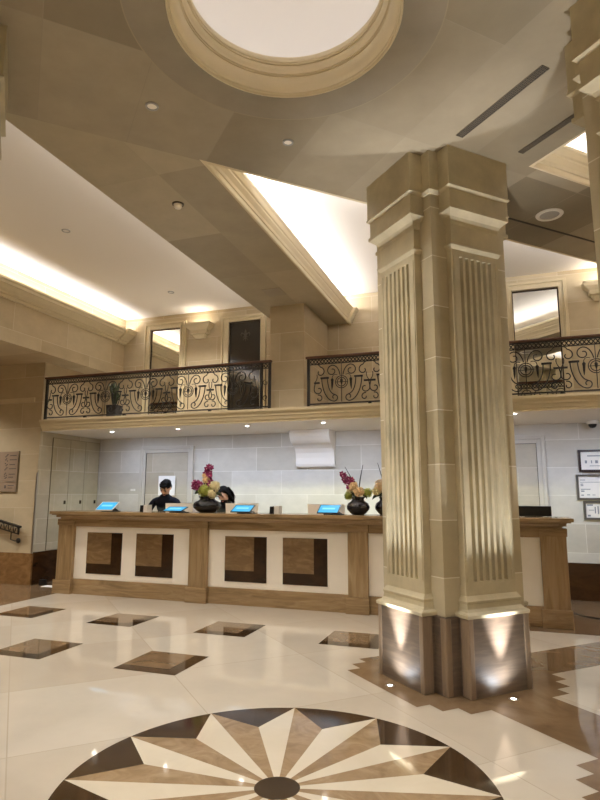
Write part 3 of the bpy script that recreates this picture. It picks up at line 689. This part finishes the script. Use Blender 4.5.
def rose(parent, c, r_, mat_='rose', seed=3):
    b = MB(); b.smooth = True; c = Vector(c); rnd = random.Random(seed); d = Vector((rnd.uniform(-.4, .4), -1, .6)).normalized(); q = petalrot(d, 0)
    b.blob(c, (r_ * .5,) * 3, 10, 7)
    for ringi, (k, rad, tilt) in enumerate(((3, .28, .9), (5, .5, .7), (6, .72, .35))):
        for j in range(k):
            an = 2 * PI * j / k + ringi; off = q @ Vector((math.cos(an) * rad * r_, math.sin(an) * rad * r_, r_ * (.35 - .25 * ringi)))
            b.blob(c + off, (r_ * .16, r_ * .42, r_ * .42), 8, 6, q @ Matrix.Rotation(an, 3, 'Z') @ Matrix.Rotation(1 - tilt, 3, 'Y'))
    b.mat(1).tube([tuple(c), (c.x * .4, c.y * .4, .2)], .005, 5)
    return b.build('rose', [mat_, 'leaf'], parent)
def leaves(parent, n, seed, r_=.2):
    rnd = random.Random(seed); b = MB(); b.smooth = True
    for i in range(n):
        a = 2 * PI * i / n + rnd.random(); e = Vector((math.cos(a) * r_ * rnd.uniform(.6, 1), math.sin(a) * r_ * .6, .20 + rnd.uniform(-.02, .10)))
        b.tube(bez((0, 0, .2), (e.x * .4, e.y * .4, .30), (e.x * .8, e.y * .8, e.z + .06), tuple(e), 6), [.003, .016, .026, .03, .026, .015, .002], 6, flat=.25)
    return b.build('leaf_spray', 'leaf', parent)
v1 = vase('round black vase of magenta orchids and green hydrangea between the two staff', -3.96, 7.42, 1.35)
orchid(v1, (0, 0, .2), (.03, -.02, .66), 34, .036, 1); orchid(v1, (0, 0, .2), (-.22, -.03, .42), 34, .038, 2); orchid(v1, (.0, .0, .2), (-.12, -.02, .40), 10, .034, 9)
ballflower(v1, 'hydrangea', (.0, -.07, .30), .085, 'hydr', 80, 1); ballflower(v1, 'cream_blossom', (.12, -.02, .36), .075, 'cream', 60, 2, .02); ballflower(v1, 'cream_blossom', (.10, -.06, .26), .06, 'cream', 44, 4, .02)
rose(v1, (.0, -.05, .46), .06, 'rose', 5); rose(v1, (-.03, -.06, .52), .035, 'rose', 6); leaves(v1, 11, 3, .24)
v2 = vase('squat black vase of pink orchids and peach roses, left of the pair by the column', -1.76, 7.36, 1.0)
orchid(v2, (0, 0, .2), (-.20, -.02, .53), 16, .032, 4); rose(v2, (-.05, -.05, .36), .07, 'rose', 1); rose(v2, (.03, -.07, .29), .075, 'rose', 2); rose(v2, (-.10, -.02, .30), .05, 'cream', 8)
ballflower(v2, 'hydrangea', (-.12, -.03, .24), .05, 'hydr', 40, 6, .016); ballflower(v2, 'hydrangea', (.13, -.02, .28), .055, 'hydr', 44, 7, .016); leaves(v2, 8, 5, .18)
b = MB(); b.smooth = True
b.tube([(.0, 0, .2), (.03, 0, .45), (.07, 0, .635)], [.004, .008, .003], 5); b.tube([(-.02, 0, .2), (-.06, 0, .42), (-.17, 0, .61)], [.004, .006, .003], 5); b.build('twig', 'twig', v2)
v3 = vase('black vase of cream flowers half hidden behind the big column', -1.43, 7.47, .9)
ballflower(v3, 'cream_blossom', (-.04, -.02, .36), .085, 'rose', 60, 11, .02); rose(v3, (-.10, -.05, .30), .065, 'cream', 12); ballflower(v3, 'hydrangea', (.08, -.03, .28), .06, 'hydr', 44, 13, .016); rose(v3, (.06, -.02, .40), .06, 'rose', 14)
b = MB(); b.smooth = True; b.tube([(.0, 0, .2), (-.03, 0, .45), (-.09, 0, .66)], [.004, .008, .003], 5); b.build('twig', 'twig', v3); leaves(v3, 8, 8, .18)
b = MB(); b.smooth = True; b.tube(bez((.60, 8.6, .006), (.75, 7.95, .006), (.95, 7.8, .006), (1.6, 7.75, .006), 24), .008, 6)
tag(b.build('power_cable', 'black'), 'black cable lying on the floor right of the counter', 'cable')

# ------------------------------------------------------------------ columns
def pilaster_rects(k, L):     # L: (half width, distance, z); k: quarter turn
    out = []
    for w, d, z in L:
        inn = .2
        out.append(((-w, w, -d, -inn, z), (inn, d, -w, w, z), (-w, w, inn, d, z), (-d, -inn, -w, w, z))[k])
    return out
def make_column(label, loc):
    t = thing('stone_column', label, 'column', (loc[0], loc[1], .0), R(45))
    b = MB(); b.box(-.40, .40, -.40, .40, .55, 3.93); b.build('core', 'corestone', t, bevel=.004)
    b = MB(); b.box(-.418, .418, -.418, .418, 0.0016, .55); pc = b.build('plinth', 'plinth', t)
    for k in range(4):
        sx, sy_ = ((-1, -1), (1, -1), (1, 1), (-1, 1))[k]
        q = MB(); x0, x1 = sorted((sx * .422, sx * .36)); y0, y1 = sorted((sy_ * .422, sy_ * .36)); q.box(x0, x1, y0, y1, .0016, .548); q.build('corner_guard', 'guard', pc, bevel=.012)
    for k in range(4):
        # plinth block with lighter corner strips
        q = MB(); q.loft(pilaster_rects(k, [(.29, .525, .0016), (.29, .525, .548)])); pl_ = q.build('plinth', 'plinth', t)
        for sg in (-1, 1):
            q = MB(); r_ = pilaster_rects(k, [(.0, 0, 0)])
            w0, w1, d0, d1 = sorted((sg * .25, sg * .298)) + [.44, .532]
            bx = ((w0, w1, -d1, -d0), (d0, d1, w0, w1), (w0, w1, d0, d1), (-d1, -d0, w0, w1))[k]
            q.box(*bx, .0016, .55); q.build('corner_guard', 'guard', pl_, bevel=.008)
        # base moulding
        q = MB(); q.loft(pilaster_rects(k, [(.275, .50, .546), (.305, .54, .552), (.307, .542, .575), (.298, .530, .585), (.280, .508, .592), (.270, .492, .61), (.266, .488, .645), (.270, .492, .65), (.272, .494, .665), (.266, .486, .675), (.254, .470, .70)]))
        q.build('base_moulding', 'colstone', t)
        # fluted shaft
        W, D = .25, .465; n = 6; fwid = .036; pitch = .062; dep = .034
        prof = [(-W, .2), (-W, D)]
        for i in range(n):
            c = (i - (n - 1) / 2) * pitch
            for j in range(7):
                a = PI * j / 6; prof.append((c - fwid / 2 * math.cos(a), D - dep * math.sin(a)))
        prof += [(W, D), (W, .2)]
        q = MB()
        def tr(w, d): return ((w, -d), (d, w), (-w, d), (-d, -w))[k]
        q.prism([tr(w, d) for w, d in prof], .80, 3.385)
        q.prism([tr(w, d) for w, d in ((-W, .2), (-W, D), (W, D), (W, .2))], .70, .80); q.prism([tr(w, d) for w, d in ((-W, .2), (-W, D), (W, D), (W, .2))], 3.385, 3.68)
        # vertical corner mouldings flanking the flutes are cut as a shallow raised border
        for w in (-.236, .214):
            q.prism([tr(w_, d_) for w_, d_ in ((w, D - .01), (w, D + .006), (w + .022, D + .006), (w + .022, D - .01))], .80, 3.385)
        q.build('fluted_shaft', 'colstone', t)
        # capital: necking band, crown, frieze block
        q = MB(); q.loft(pilaster_rects(k, [(.252, .467, 3.44), (.262, .478, 3.455), (.272, .488, 3.47), (.272, .488, 3.485), (.262, .478, 3.492), (.252, .466, 3.50)])); cp_ = q.build('capital', 'colstone', t)
        q = MB(); q.loft(pilaster_rects(k, [(.252, .466, 3.66), (.262, .478, 3.675), (.262, .478, 3.69), (.272, .492, 3.715), (.305, .530, 3.745), (.318, .546, 3.755), (.318, .546, 3.785), (.308, .532, 3.79), (.308, .532, 3.93), (.318, .543, 3.935), (.333, .56, 3.95), (.328, .555, 3.968), (.325, .55, 3.972), (.325, .55, 4.302)])); q.build('crown', 'colstone', cp_)
    b = MB(); b.loft([(-.415, .415, -.415, .415, 3.92), (-.432, .432, -.432, .432, 3.945), (-.43, .43, -.43, .43, 3.965), (-.42, .42, -.42, .42, 3.97), (-.42, .42, -.42, .42, 4.302)]); b.build('upper_block', 'colstone', t)
    return t
c1 = make_column('fluted stone column with lit marble plinth in front of the counter', COLC[0])
dup(c1, (COLC[1][0], COLC[1][1], 0), 'fluted stone column cut off by the right edge of the picture')
dup(c1, (COLC[2][0], COLC[2][1], 0), 'fluted stone column of which only the top shows at the left edge')

# ------------------------------------------------------------------ ceiling fittings
def fitting(name, label, cat, x, y, z, r_, rim, inner, group=None, depth=.01):
    t = thing(name, label, cat, (x, y, z), 0, group)
    b = MB(); b.smooth = False; b.lathe([(r_ * .72, 0.002), (r_ * .72, -depth), (r_ * .95, -depth), (r_, -.002), (r_, .002)], k=32); b.build('rim', rim, t, fix=False)
    b = MB(); b.lathe([(.001, -depth * .3), (r_ * .73, -depth * .3)], k=32); b.build('face', inner, t, fix=False); return t
fitting('downlight', 'round downlight in the soffit left of the dome', 'downlight', -2.322, 3.32, ZS, .05, 'greyp', 'card', 'soffit downlights')
fitting('downlight', 'round downlight in the soffit just beyond the dome', 'downlight', -1.519, 4.067, ZS, .045, 'greyp', 'card', 'soffit downlights')
t = fitting('smoke_detector', 'smoke detector on the soffit strip above the railing', 'smoke detector', -2.912, 4.676, ZS, .06, 'bronze', 'card')
b = MB(); b.smooth = True; b.lathe([(.04, 0), (.04, -.03), (.03, -.045), (.001, -.045)], k=24); b.build('head', 'card', t, fix=False)
fitting('downlight', 'small downlight in the left white ceiling, nearer one', 'downlight', -5.153, 5.633, ZR, .055, 'greyp', 'under', 'left ceiling downlights')
fitting('downlight', 'small downlight in the left white ceiling above the mirror', 'downlight', -5.102, 8.08, ZR, .055, 'greyp', 'under', 'left ceiling downlights')
fitting('ceiling_speaker', 'white round speaker in the soffit right of the big column', 'speaker', .60, 6.11, ZS, .135, 'whitep', 'greyp', None, .012)
def linear(label, a0, a1, b0, b1):
    ca, cb = (a0 + a1) / 2, (b0 + b1) / 2; x, y = ab(ca, cb); t = thing('linear_vent', label, 'vent', (x, y, ZS), R(45), 'linear soffit vents'); w, h = (a1 - a0) / 2, (b1 - b0) / 2
    b = MB(); b.box(-w, w, -h, h, -.004, .001); b.build('backing', 'grille', t)
    b = MB()
    for i in range(5):
        x_ = -w + 2 * w * i / 4; b.box(x_ - .003, x_ + .003, -h, h, -.008, -.003)
    nb = int(2 * h / .02)
    for i in range(nb + 1): b.box(-w, w, -h + 2 * h * i / nb - .0015, -h + 2 * h * i / nb + .0015, -.007, -.003)
    b.build('slats', 'gslat', t)
linear('long dark vent in the soffit right of the column top', 2.975, 3.04, 2.415, 3.27)
linear('long dark vent beside the coffer at the right edge', 3.60, 3.65, 2.45, 3.22)
b = MB(); b.box(-3.08, -2.80, 7.2, 7.5, ZS - .006, ZS + .001); tag(b.build('access_panel', 'ring'), 'faint flat panel at the end of the soffit strip', 'access panel')

def lamp(kind, name, loc, energy, color, size=.1, rot=(0, 0, 0), size_y=None, spot=None, blend=.5, spread=None):
    l = bpy.data.lights.new(name, kind); l.energy = energy; l.color = color
    if kind == 'AREA':
        l.shape = 'RECTANGLE' if size_y else 'DISK'; l.size = size
        if size_y: l.size_y = size_y
        if spread: l.spread = spread
    elif kind == 'SPOT': l.spot_size = R(spot); l.spot_blend = blend; l.shadow_soft_size = size
    else: l.shadow_soft_size = size
    o = bpy.data.objects.new(name, l); COL.objects.link(o); o.location = loc; o.rotation_euler = rot; return o
WARM = (1, .95, .88); WARMW = (.98, .97, 1); COOL = (.70, .80, 1)
# downlights under the balcony
BL = [(-6.115, 8.05), (-4.828, 8.0), (-3.615, 7.98), (-2.395, 7.93), (-1.1, 7.9), (.187, 7.79), (1.5, 7.79)]
names = ['first from the left', 'second from the left, over the man', 'third from the left, over the woman', 'left of the big column', 'hidden behind the big column', 'just right of the big column', 'at the right edge']
for (x, y), nm in zip(BL, names):
    fitting('balcony_downlight', 'small bright downlight under the balcony, ' + nm, 'downlight', x, y, 2.475, .05, 'whitep', 'lampc', 'downlights under the balcony')
    lamp('SPOT', 'balcony_spot', (x, y, 2.45), 36, COOL, .03, (R(30), 0, 0), spot=145, blend=.9)
# in-floor uplights by the column plinths
for ci, (cx, cy_) in enumerate(COLC[:2]):
    for k, (u, v) in enumerate(((0, -1), (-1, 0))):
        x = cx + (u * .635 - v * .635) * S2 if False else cx + (u - v) * .63 * S2
        y = cy_ + (u + v) * .63 * S2
        lb = ('recessed floor uplight at the right face of the big column', 'recessed floor uplight at the left face of the big column', 'recessed floor uplight at one face of the right edge column', 'recessed floor uplight at the other face of the right edge column')[ci * 2 + k]
        t = thing('floor_uplight', lb, 'floor light', (x, y, .0014), 0, 'recessed floor uplights')
        b = MB(); b.lathe([(.017, .001), (.034, .001), (.036, .0)], k=24); b.build('rim', 'steel', t, fix=False)
        b = MB(); b.disc((0, 0), .018, .0015, 20); b.build('lens', 'lampc', t)
        d = Vector((-(u - v) * S2, -(u + v) * S2, 0)); ax = Vector((0, 0, 1)) * .985 + d * .07
        o = lamp('SPOT', 'uplight_spot', (x, y, .03), 225, (.95, .96, 1), .02, spot=42, blend=1.0); o.rotation_euler = (-ax).to_track_quat('Z', 'Y').to_euler()
        ax2 = Vector((0, 0, 1)) * .97 + d * .12; o = lamp('SPOT', 'uplight_flood', (x, y, .03), 9, (.86, .92, 1), .03, spot=140, blend=1.0); o.rotation_euler = (-ax2).to_track_quat('Z', 'Y').to_euler()

# ------------------------------------------------------------------ people
def person(name, label, loc, rz, J, radii, edges, skin, cloth, hair_fn, head, headpitch, headyaw, roll, hs=1.0):
    """J: joint name -> position; one continuous body grown over the joints, then welded with the head."""
    t = thing(name, label, 'person', loc, R(rz))
    names_ = list(J); me = bpy.data.meshes.new('body'); me.from_pydata([J[k] for k in names_], [(names_.index(a), names_.index(c)) for a, c in edges], [])
    ob = bpy.data.objects.new('body', me); COL.objects.link(ob)
    sk = ob.modifiers.new('skin', 'SKIN'); sk.use_smooth_shade = True
    for i, k in enumerate(names_):
        me.skin_vertices[0].data[i].radius = radii[k] if isinstance(radii[k], tuple) else (radii[k],) * 2
    me.skin_vertices[0].data[names_.index('pelvis')].use_root = True
    ss = ob.modifiers.new('sub', 'SUBSURF'); ss.levels = 1
    dg = bpy.context.evaluated_depsgraph_get(); body = bpy.data.meshes.new_from_object(ob.evaluated_get(dg))
    bpy.data.objects.remove(ob)
    # head with face, in head space (z up, -y forward), centre of the skull at origin
    hd = MB(); hd.smooth = True
    hd.blob((0, .008, .02), (.076, .096, .10), 24, 16); hd.blob((0, -.022, -.045), (.058, .068, .078), 20, 12)
    hd.blob((0, -.055, -.095), (.030, .028, .024), 12, 8)
    hd.tube([(0, -.088, .03), (0, -.098, .005), (0, -.112, -.022), (0, -.098, -.032)], [.008, .010, .014, .008], 8)
    for sg in (-1, 1):
        hd.blob((sg * .077, .012, -.008), (.010, .020, .032), 10, 8); hd.blob((sg * .034, -.080, .026), (.026, .014, .008), 10, 6)
        hd.blob((sg * .040, -.070, -.02), (.022, .018, .022), 10, 6)
    hd.blob((0, -.088, -.060), (.022, .012, .006), 10, 6); hd.blob((0, -.087, -.070), (.020, .012, .006), 10, 6)
    Rm = Matrix.Translation(Vector(head)) @ Matrix.Rotation(R(headyaw), 4, 'Z') @ Matrix.Rotation(R(roll), 4, 'Y') @ Matrix.Rotation(R(headpitch), 4, 'X') @ Matrix.Scale(hs, 4)
    bm = bmesh.new(); bm.from_mesh(body)
    m2 = bpy.data.meshes.new('h'); m2.from_pydata([Rm @ Vector(v) for v in hd.v], [], hd.f); bm.from_mesh(m2); bm.to_mesh(body); bm.free()
    tmp = bpy.data.objects.new('tmp', body); COL.objects.link(tmp)
    rm = tmp.modifiers.new('weld', 'REMESH'); rm.mode = 'VOXEL'; rm.voxel_size = .0075; rm.use_smooth_shade = True
    sm = tmp.modifiers.new('soft', 'SMOOTH'); sm.iterations = 3; sm.factor = .5
    dg = bpy.context.evaluated_depsgraph_get(); fin = bpy.data.meshes.new_from_object(tmp.evaluated_get(dg)); bpy.data.objects.remove(tmp)
    fin.materials.clear(); fin.materials.append(M[skin]); fin.materials.append(M[cloth])
    hc = Vector(head); wr = [Vector(J[k]) for k in ('wristL', 'wristR')]; el = [Vector(J[k]) for k in ('elbowL', 'elbowR')]; nk = Vector(J['neck'])
    axis = (hc - nk).normalized()
    for p_ in fin.polygons:
        c = p_.center; skinf = (c - nk).dot(axis) > .035 and (c - hc).length < .2
        for w_, e_ in zip(wr, el):
            if (c - w_).dot((w_ - e_).normalized()) > .0 and (c - w_).length < .25: skinf = True
        p_.material_index = 0 if skinf else 1; p_.use_smooth = True
    bo = bpy.data.objects.new('body', fin); COL.objects.link(bo); bo.parent = t
    # eyes, brows
    e = MB(); e.smooth = True
    for sg in (-1, 1):
        e.mat(0).blob((sg * .033, -.083, .010), (.015, .008, .005), 10, 6); e.mat(1).tube([(sg * .015, -.095, .032), (sg * .034, -.095, .037), (sg * .052, -.084, .031)], [.003, .0045, .002], 6)
    e.v = [tuple(Rm @ Vector(v)) for v in e.v]; e.build('eyes', ['black', 'hair'], t)
    lp = MB(); lp.smooth = True; lp.blob((0, -.094, -.065), (.021, .009, .008), 10, 6); lp.v = [tuple(Rm @ Vector(v)) for v in lp.v]; lp.build('lips', 'lips', t)
    h = MB(); h.smooth = True; hair_fn(h); h.v = [tuple(Rm @ (Vector(v) * .95)) for v in h.v]; h.build('hair', 'hair', t, fix=False)
    return t
def hand(J, rad, E, side, wrist, dirv, down, up):
    """palm and five separate bent fingers from the wrist"""
    w = Vector(wrist); d = Vector(dirv).normalized(); dn = Vector(down).normalized(); sd = d.cross(dn).normalized() * up
    J['palm' + side] = tuple(w + d * .05); rad['palm' + side] = (.026, .016); E.append(('wrist' + side, 'palm' + side))
    for i, (o_, L) in enumerate(((-.030, .070), (-.010, .080), (.010, .074), (.029, .058))):
        k = 'f%d%s' % (i, side); a = w + d * .088 + sd * o_
        J[k + 'a'] = tuple(a); J[k + 'b'] = tuple(a + d * L * .5 + dn * .008); J[k + 'c'] = tuple(a + d * L * .78 + dn * L * .42)
        for c_, r_ in (('a', .0095), ('b', .0085), ('c', .007)): rad[k + c_] = r_
        E += [('palm' + side, k + 'a'), (k + 'a', k + 'b'), (k + 'b', k + 'c')]
    k = 't' + side; a = w + d * .035 - sd * .034; J[k + 'a'] = tuple(a); J[k + 'b'] = tuple(a + d * .03 - sd * .014 + dn * .012); J[k + 'c'] = tuple(a + d * .058 - sd * .004 + dn * .022)
    for c_, r_ in (('a', .012), ('b', .010), ('c', .008)): rad[k + c_] = r_
    E += [('palm' + side, k + 'a'), (k + 'a', k + 'b'), (k + 'b', k + 'c')]
def figure(hz, lean, sh, wrL, wrR, elL, elR, sc=1.0):
    J = {}; r_ = {}; E = []
    def P(k, p, rad): J[k] = p; r_[k] = rad
    P('pelvis', (0, .02, .93 * sc), (.15 * sh, .105)); P('waist', (0, .0 - lean * .25, 1.07 * sc), (.135 * sh, .095)); P('chest', (0, -lean * .6, 1.24 * sc), (.155 * sh, .105)); P('upper', (0, -lean * .85, 1.345 * sc), (.12 * sh, .08))
    P('neck', (0, -lean * 1.05, 1.43 * sc), .055 * sh); P('skull', tuple(Vector(hz) + Vector((0, .03, -.04))), .05)
    E += [('pelvis', 'waist'), ('waist', 'chest'), ('chest', 'upper'), ('upper', 'neck'), ('neck', 'skull')]
    for s_, sg, el, wr in (('L', 1, elL, wrL), ('R', -1, elR, wrR)):
        P('shoulder' + s_, (sg * .185 * sh, -lean * .85, 1.335 * sc), .062 * sh); P('elbow' + s_, el, .048 * sh); P('wrist' + s_, wr, .030)
        E += [('upper', 'shoulder' + s_), ('shoulder' + s_, 'elbow' + s_), ('elbow' + s_, 'wrist' + s_)]
        hand(J, r_, E, s_, wr, Vector(wr) - Vector(el) + Vector((0, 0, -.02)), (0, 0, -1), sg)
        P('hip' + s_, (sg * .095, .03, .86 * sc), .095 * sh); P('knee' + s_, (sg * .10, .03, .48 * sc), .062); P('ankle' + s_, (sg * .10, .06, .085), .042); P('toe' + s_, (sg * .115, -.10, .035), .034)
        E += [('pelvis', 'hip' + s_), ('hip' + s_, 'knee' + s_), ('knee' + s_, 'ankle' + s_), ('ankle' + s_, 'toe' + s_)]
    return J, r_, E
def short_hair(h):
    rnd = random.Random(4)
    h.blob((0, .022, .045), (.088, .100, .090), 24, 14); h.blob((0, .05, .0), (.084, .07, .085), 20, 12); h.blob((0, -.042, .086), (.070, .05, .026), 18, 10)
    for i in range(90):
        a = rnd.uniform(0, 2 * PI); e_ = rnd.uniform(.1, 1.3); p = Vector((.085 * math.cos(a) * math.cos(e_), .02 + .098 * math.sin(a) * math.cos(e_), .045 + .088 * math.sin(e_)))
        q = p + Vector((p.x * .12, -.022 if p.y < .0 else .01, -.02)); h.tube([tuple(p), tuple((p + q) / 2 + p * .05), tuple(q)], [.009, .008, .002], 5)
def long_hair(h):
    rnd = random.Random(9)
    h.blob((0, .025, .042), (.090, .104, .094), 24, 14); h.blob((0, .055, -.03), (.090, .070, .12), 20, 12); h.blob((-.01, -.045, .092), (.066, .045, .026), 18, 10)
    for sg in (-1, 1): h.tube([(sg * .07, -.02, .08), (sg * .088, -.01, .03), (sg * .094, .01, -.05), (sg * .095, .015, -.14), (sg * .08, .02, -.22)], [.012, .018, .022, .026, .012], 8)
    for i in range(60):
        x = rnd.uniform(-.08, .08); h.tube([(x, .10, .06), (x * 1.1, .125, -.05), (x * 1.15, .115, -.15 - rnd.random() * .1)], [.012, .014, .003], 5)
J, r_, E = figure((.03, -.185, 1.54), .15, 1.08, (.12, -.42, 1.02), (-.16, -.40, 1.0), (.31, -.24, 1.08), (-.31, -.22, 1.08), 1.0)
person('person', 'person with short black hair in a navy suit, bending over the counter', (-5.0, 8.12, .0008), 2, J, r_, E, 'skin', 'navy', short_hair, (.03, -.19, 1.54), 44, 4, 6, 1.0)
J, r_, E = figure((0, -.22, 1.44), .20, .92, (.10, -.44, .97), (-.16, -.42, .97), (.27, -.27, 1.0), (-.28, -.27, 1.0), .93)
person('person', 'person with long black hair in a black jacket, leaning behind the vase', (-3.92, 8.12, .0008), -6, J, r_, E, 'skin2', 'dress', long_hair, (0, -.225, 1.44), 34, -6, -10, .97)

# ------------------------------------------------------------------ light
def cove(name, x, y, z, lx, ly, e, c=WARMW, rz=0, tilt=0):
    return lamp('AREA', name, (x, y, z), e, c, lx, (PI, tilt, rz), ly)
cove('cove_left_cornice', -6.735, 2.6, 4.485, .05, 13, 85, (.97, .96, 1), 0, R(45))
cove('cove_left_soffit', -3.40, 2.6, 4.52, .04, 13, 40, (.97, .96, 1))
cove('cove_centre', -2.42, 6.6, 4.57, .04, 5.0, 34, (.98, .96, .98), 0, R(40))
m_ = ab(0, 4.44)
cove('cove_diagonal', (.1), (6.371 + .1 - .08), 4.57, .04, 6.5, 37, (.98, .96, .98), R(-45), R(-40))
cove('cove_right_a', 2.25, 6.87, 4.57, .04, 4.6, 40, (.98, .96, .98), R(-45))
cove('cove_right_b', 2.1, 3.30, 4.57, .04, 4.6, 40, (.98, .96, .98), R(45))
for x, ly in ((-2.1, 2.4), (2.5, 2.4)): cove('entrance_fill', x, -2.1, 4.53, .1, ly, 110, (1, .95, .88))  # fill lamps in the added, unseen coffer
# spots at the visible soffit downlights, plus unseen ones added as fill
DL = [(-2.322, 3.32), (-1.519, 4.067), (-.1, 1.2), (-2.2, 1.2), (-2.9, .2), (1.6, .6), (1.6, 3.0), (-.2, -.5), (-2.9, 6.2), (2.1, 6.6), (2.6, 7.2)]
for x, y in DL: lamp('SPOT', 'lobby_downlight_and_fill', (x, y, 4.27), 64, WARM, .06, (0, 0, 0), spot=125, blend=.7)
for x, y in ((-5.153, 5.633), (-5.102, 8.08), (-5.2, 3.2), (-8.6, 6.4), (-8.0, 4.2), (-9.6, 6.0)): lamp('SPOT', 'lobby_downlight_and_fill', (x, y, 4.75 if x > -6 else 3.6), 115 if x > -6 else 110, WARM, .06, (0, 0, 0), spot=120, blend=.7)  # left ceiling fittings, plus unseen spots added to brighten the left wall

o = lamp('AREA', 'desk_strip_light', (-2.85, 7.43, 1.10), 26, (1, 1, .55), 6.4, (R(90 + 20), 0, 0), .02)
w = bpy.data.worlds.new('world'); scene.world = w; w.use_nodes = True
w.node_tree.nodes['Background'].inputs[0].default_value = (.8, .7, .55, 1); w.node_tree.nodes['Background'].inputs[1].default_value = .02
scene.view_settings.view_transform = 'Standard'; scene.view_settings.look = 'None'; scene.view_settings.gamma = 1; scene.view_settings.use_curve_mapping = False
scene.view_settings.exposure = 0.66
scene.cycles.max_bounces = 10; scene.cycles.diffuse_bounces = 6; scene.cycles.glossy_bounces = 5
scene.cycles.use_denoising = True; scene.cycles.sample_clamp_indirect = 6
scene.cycles.caustics_reflective = False; scene.cycles.caustics_refractive = False
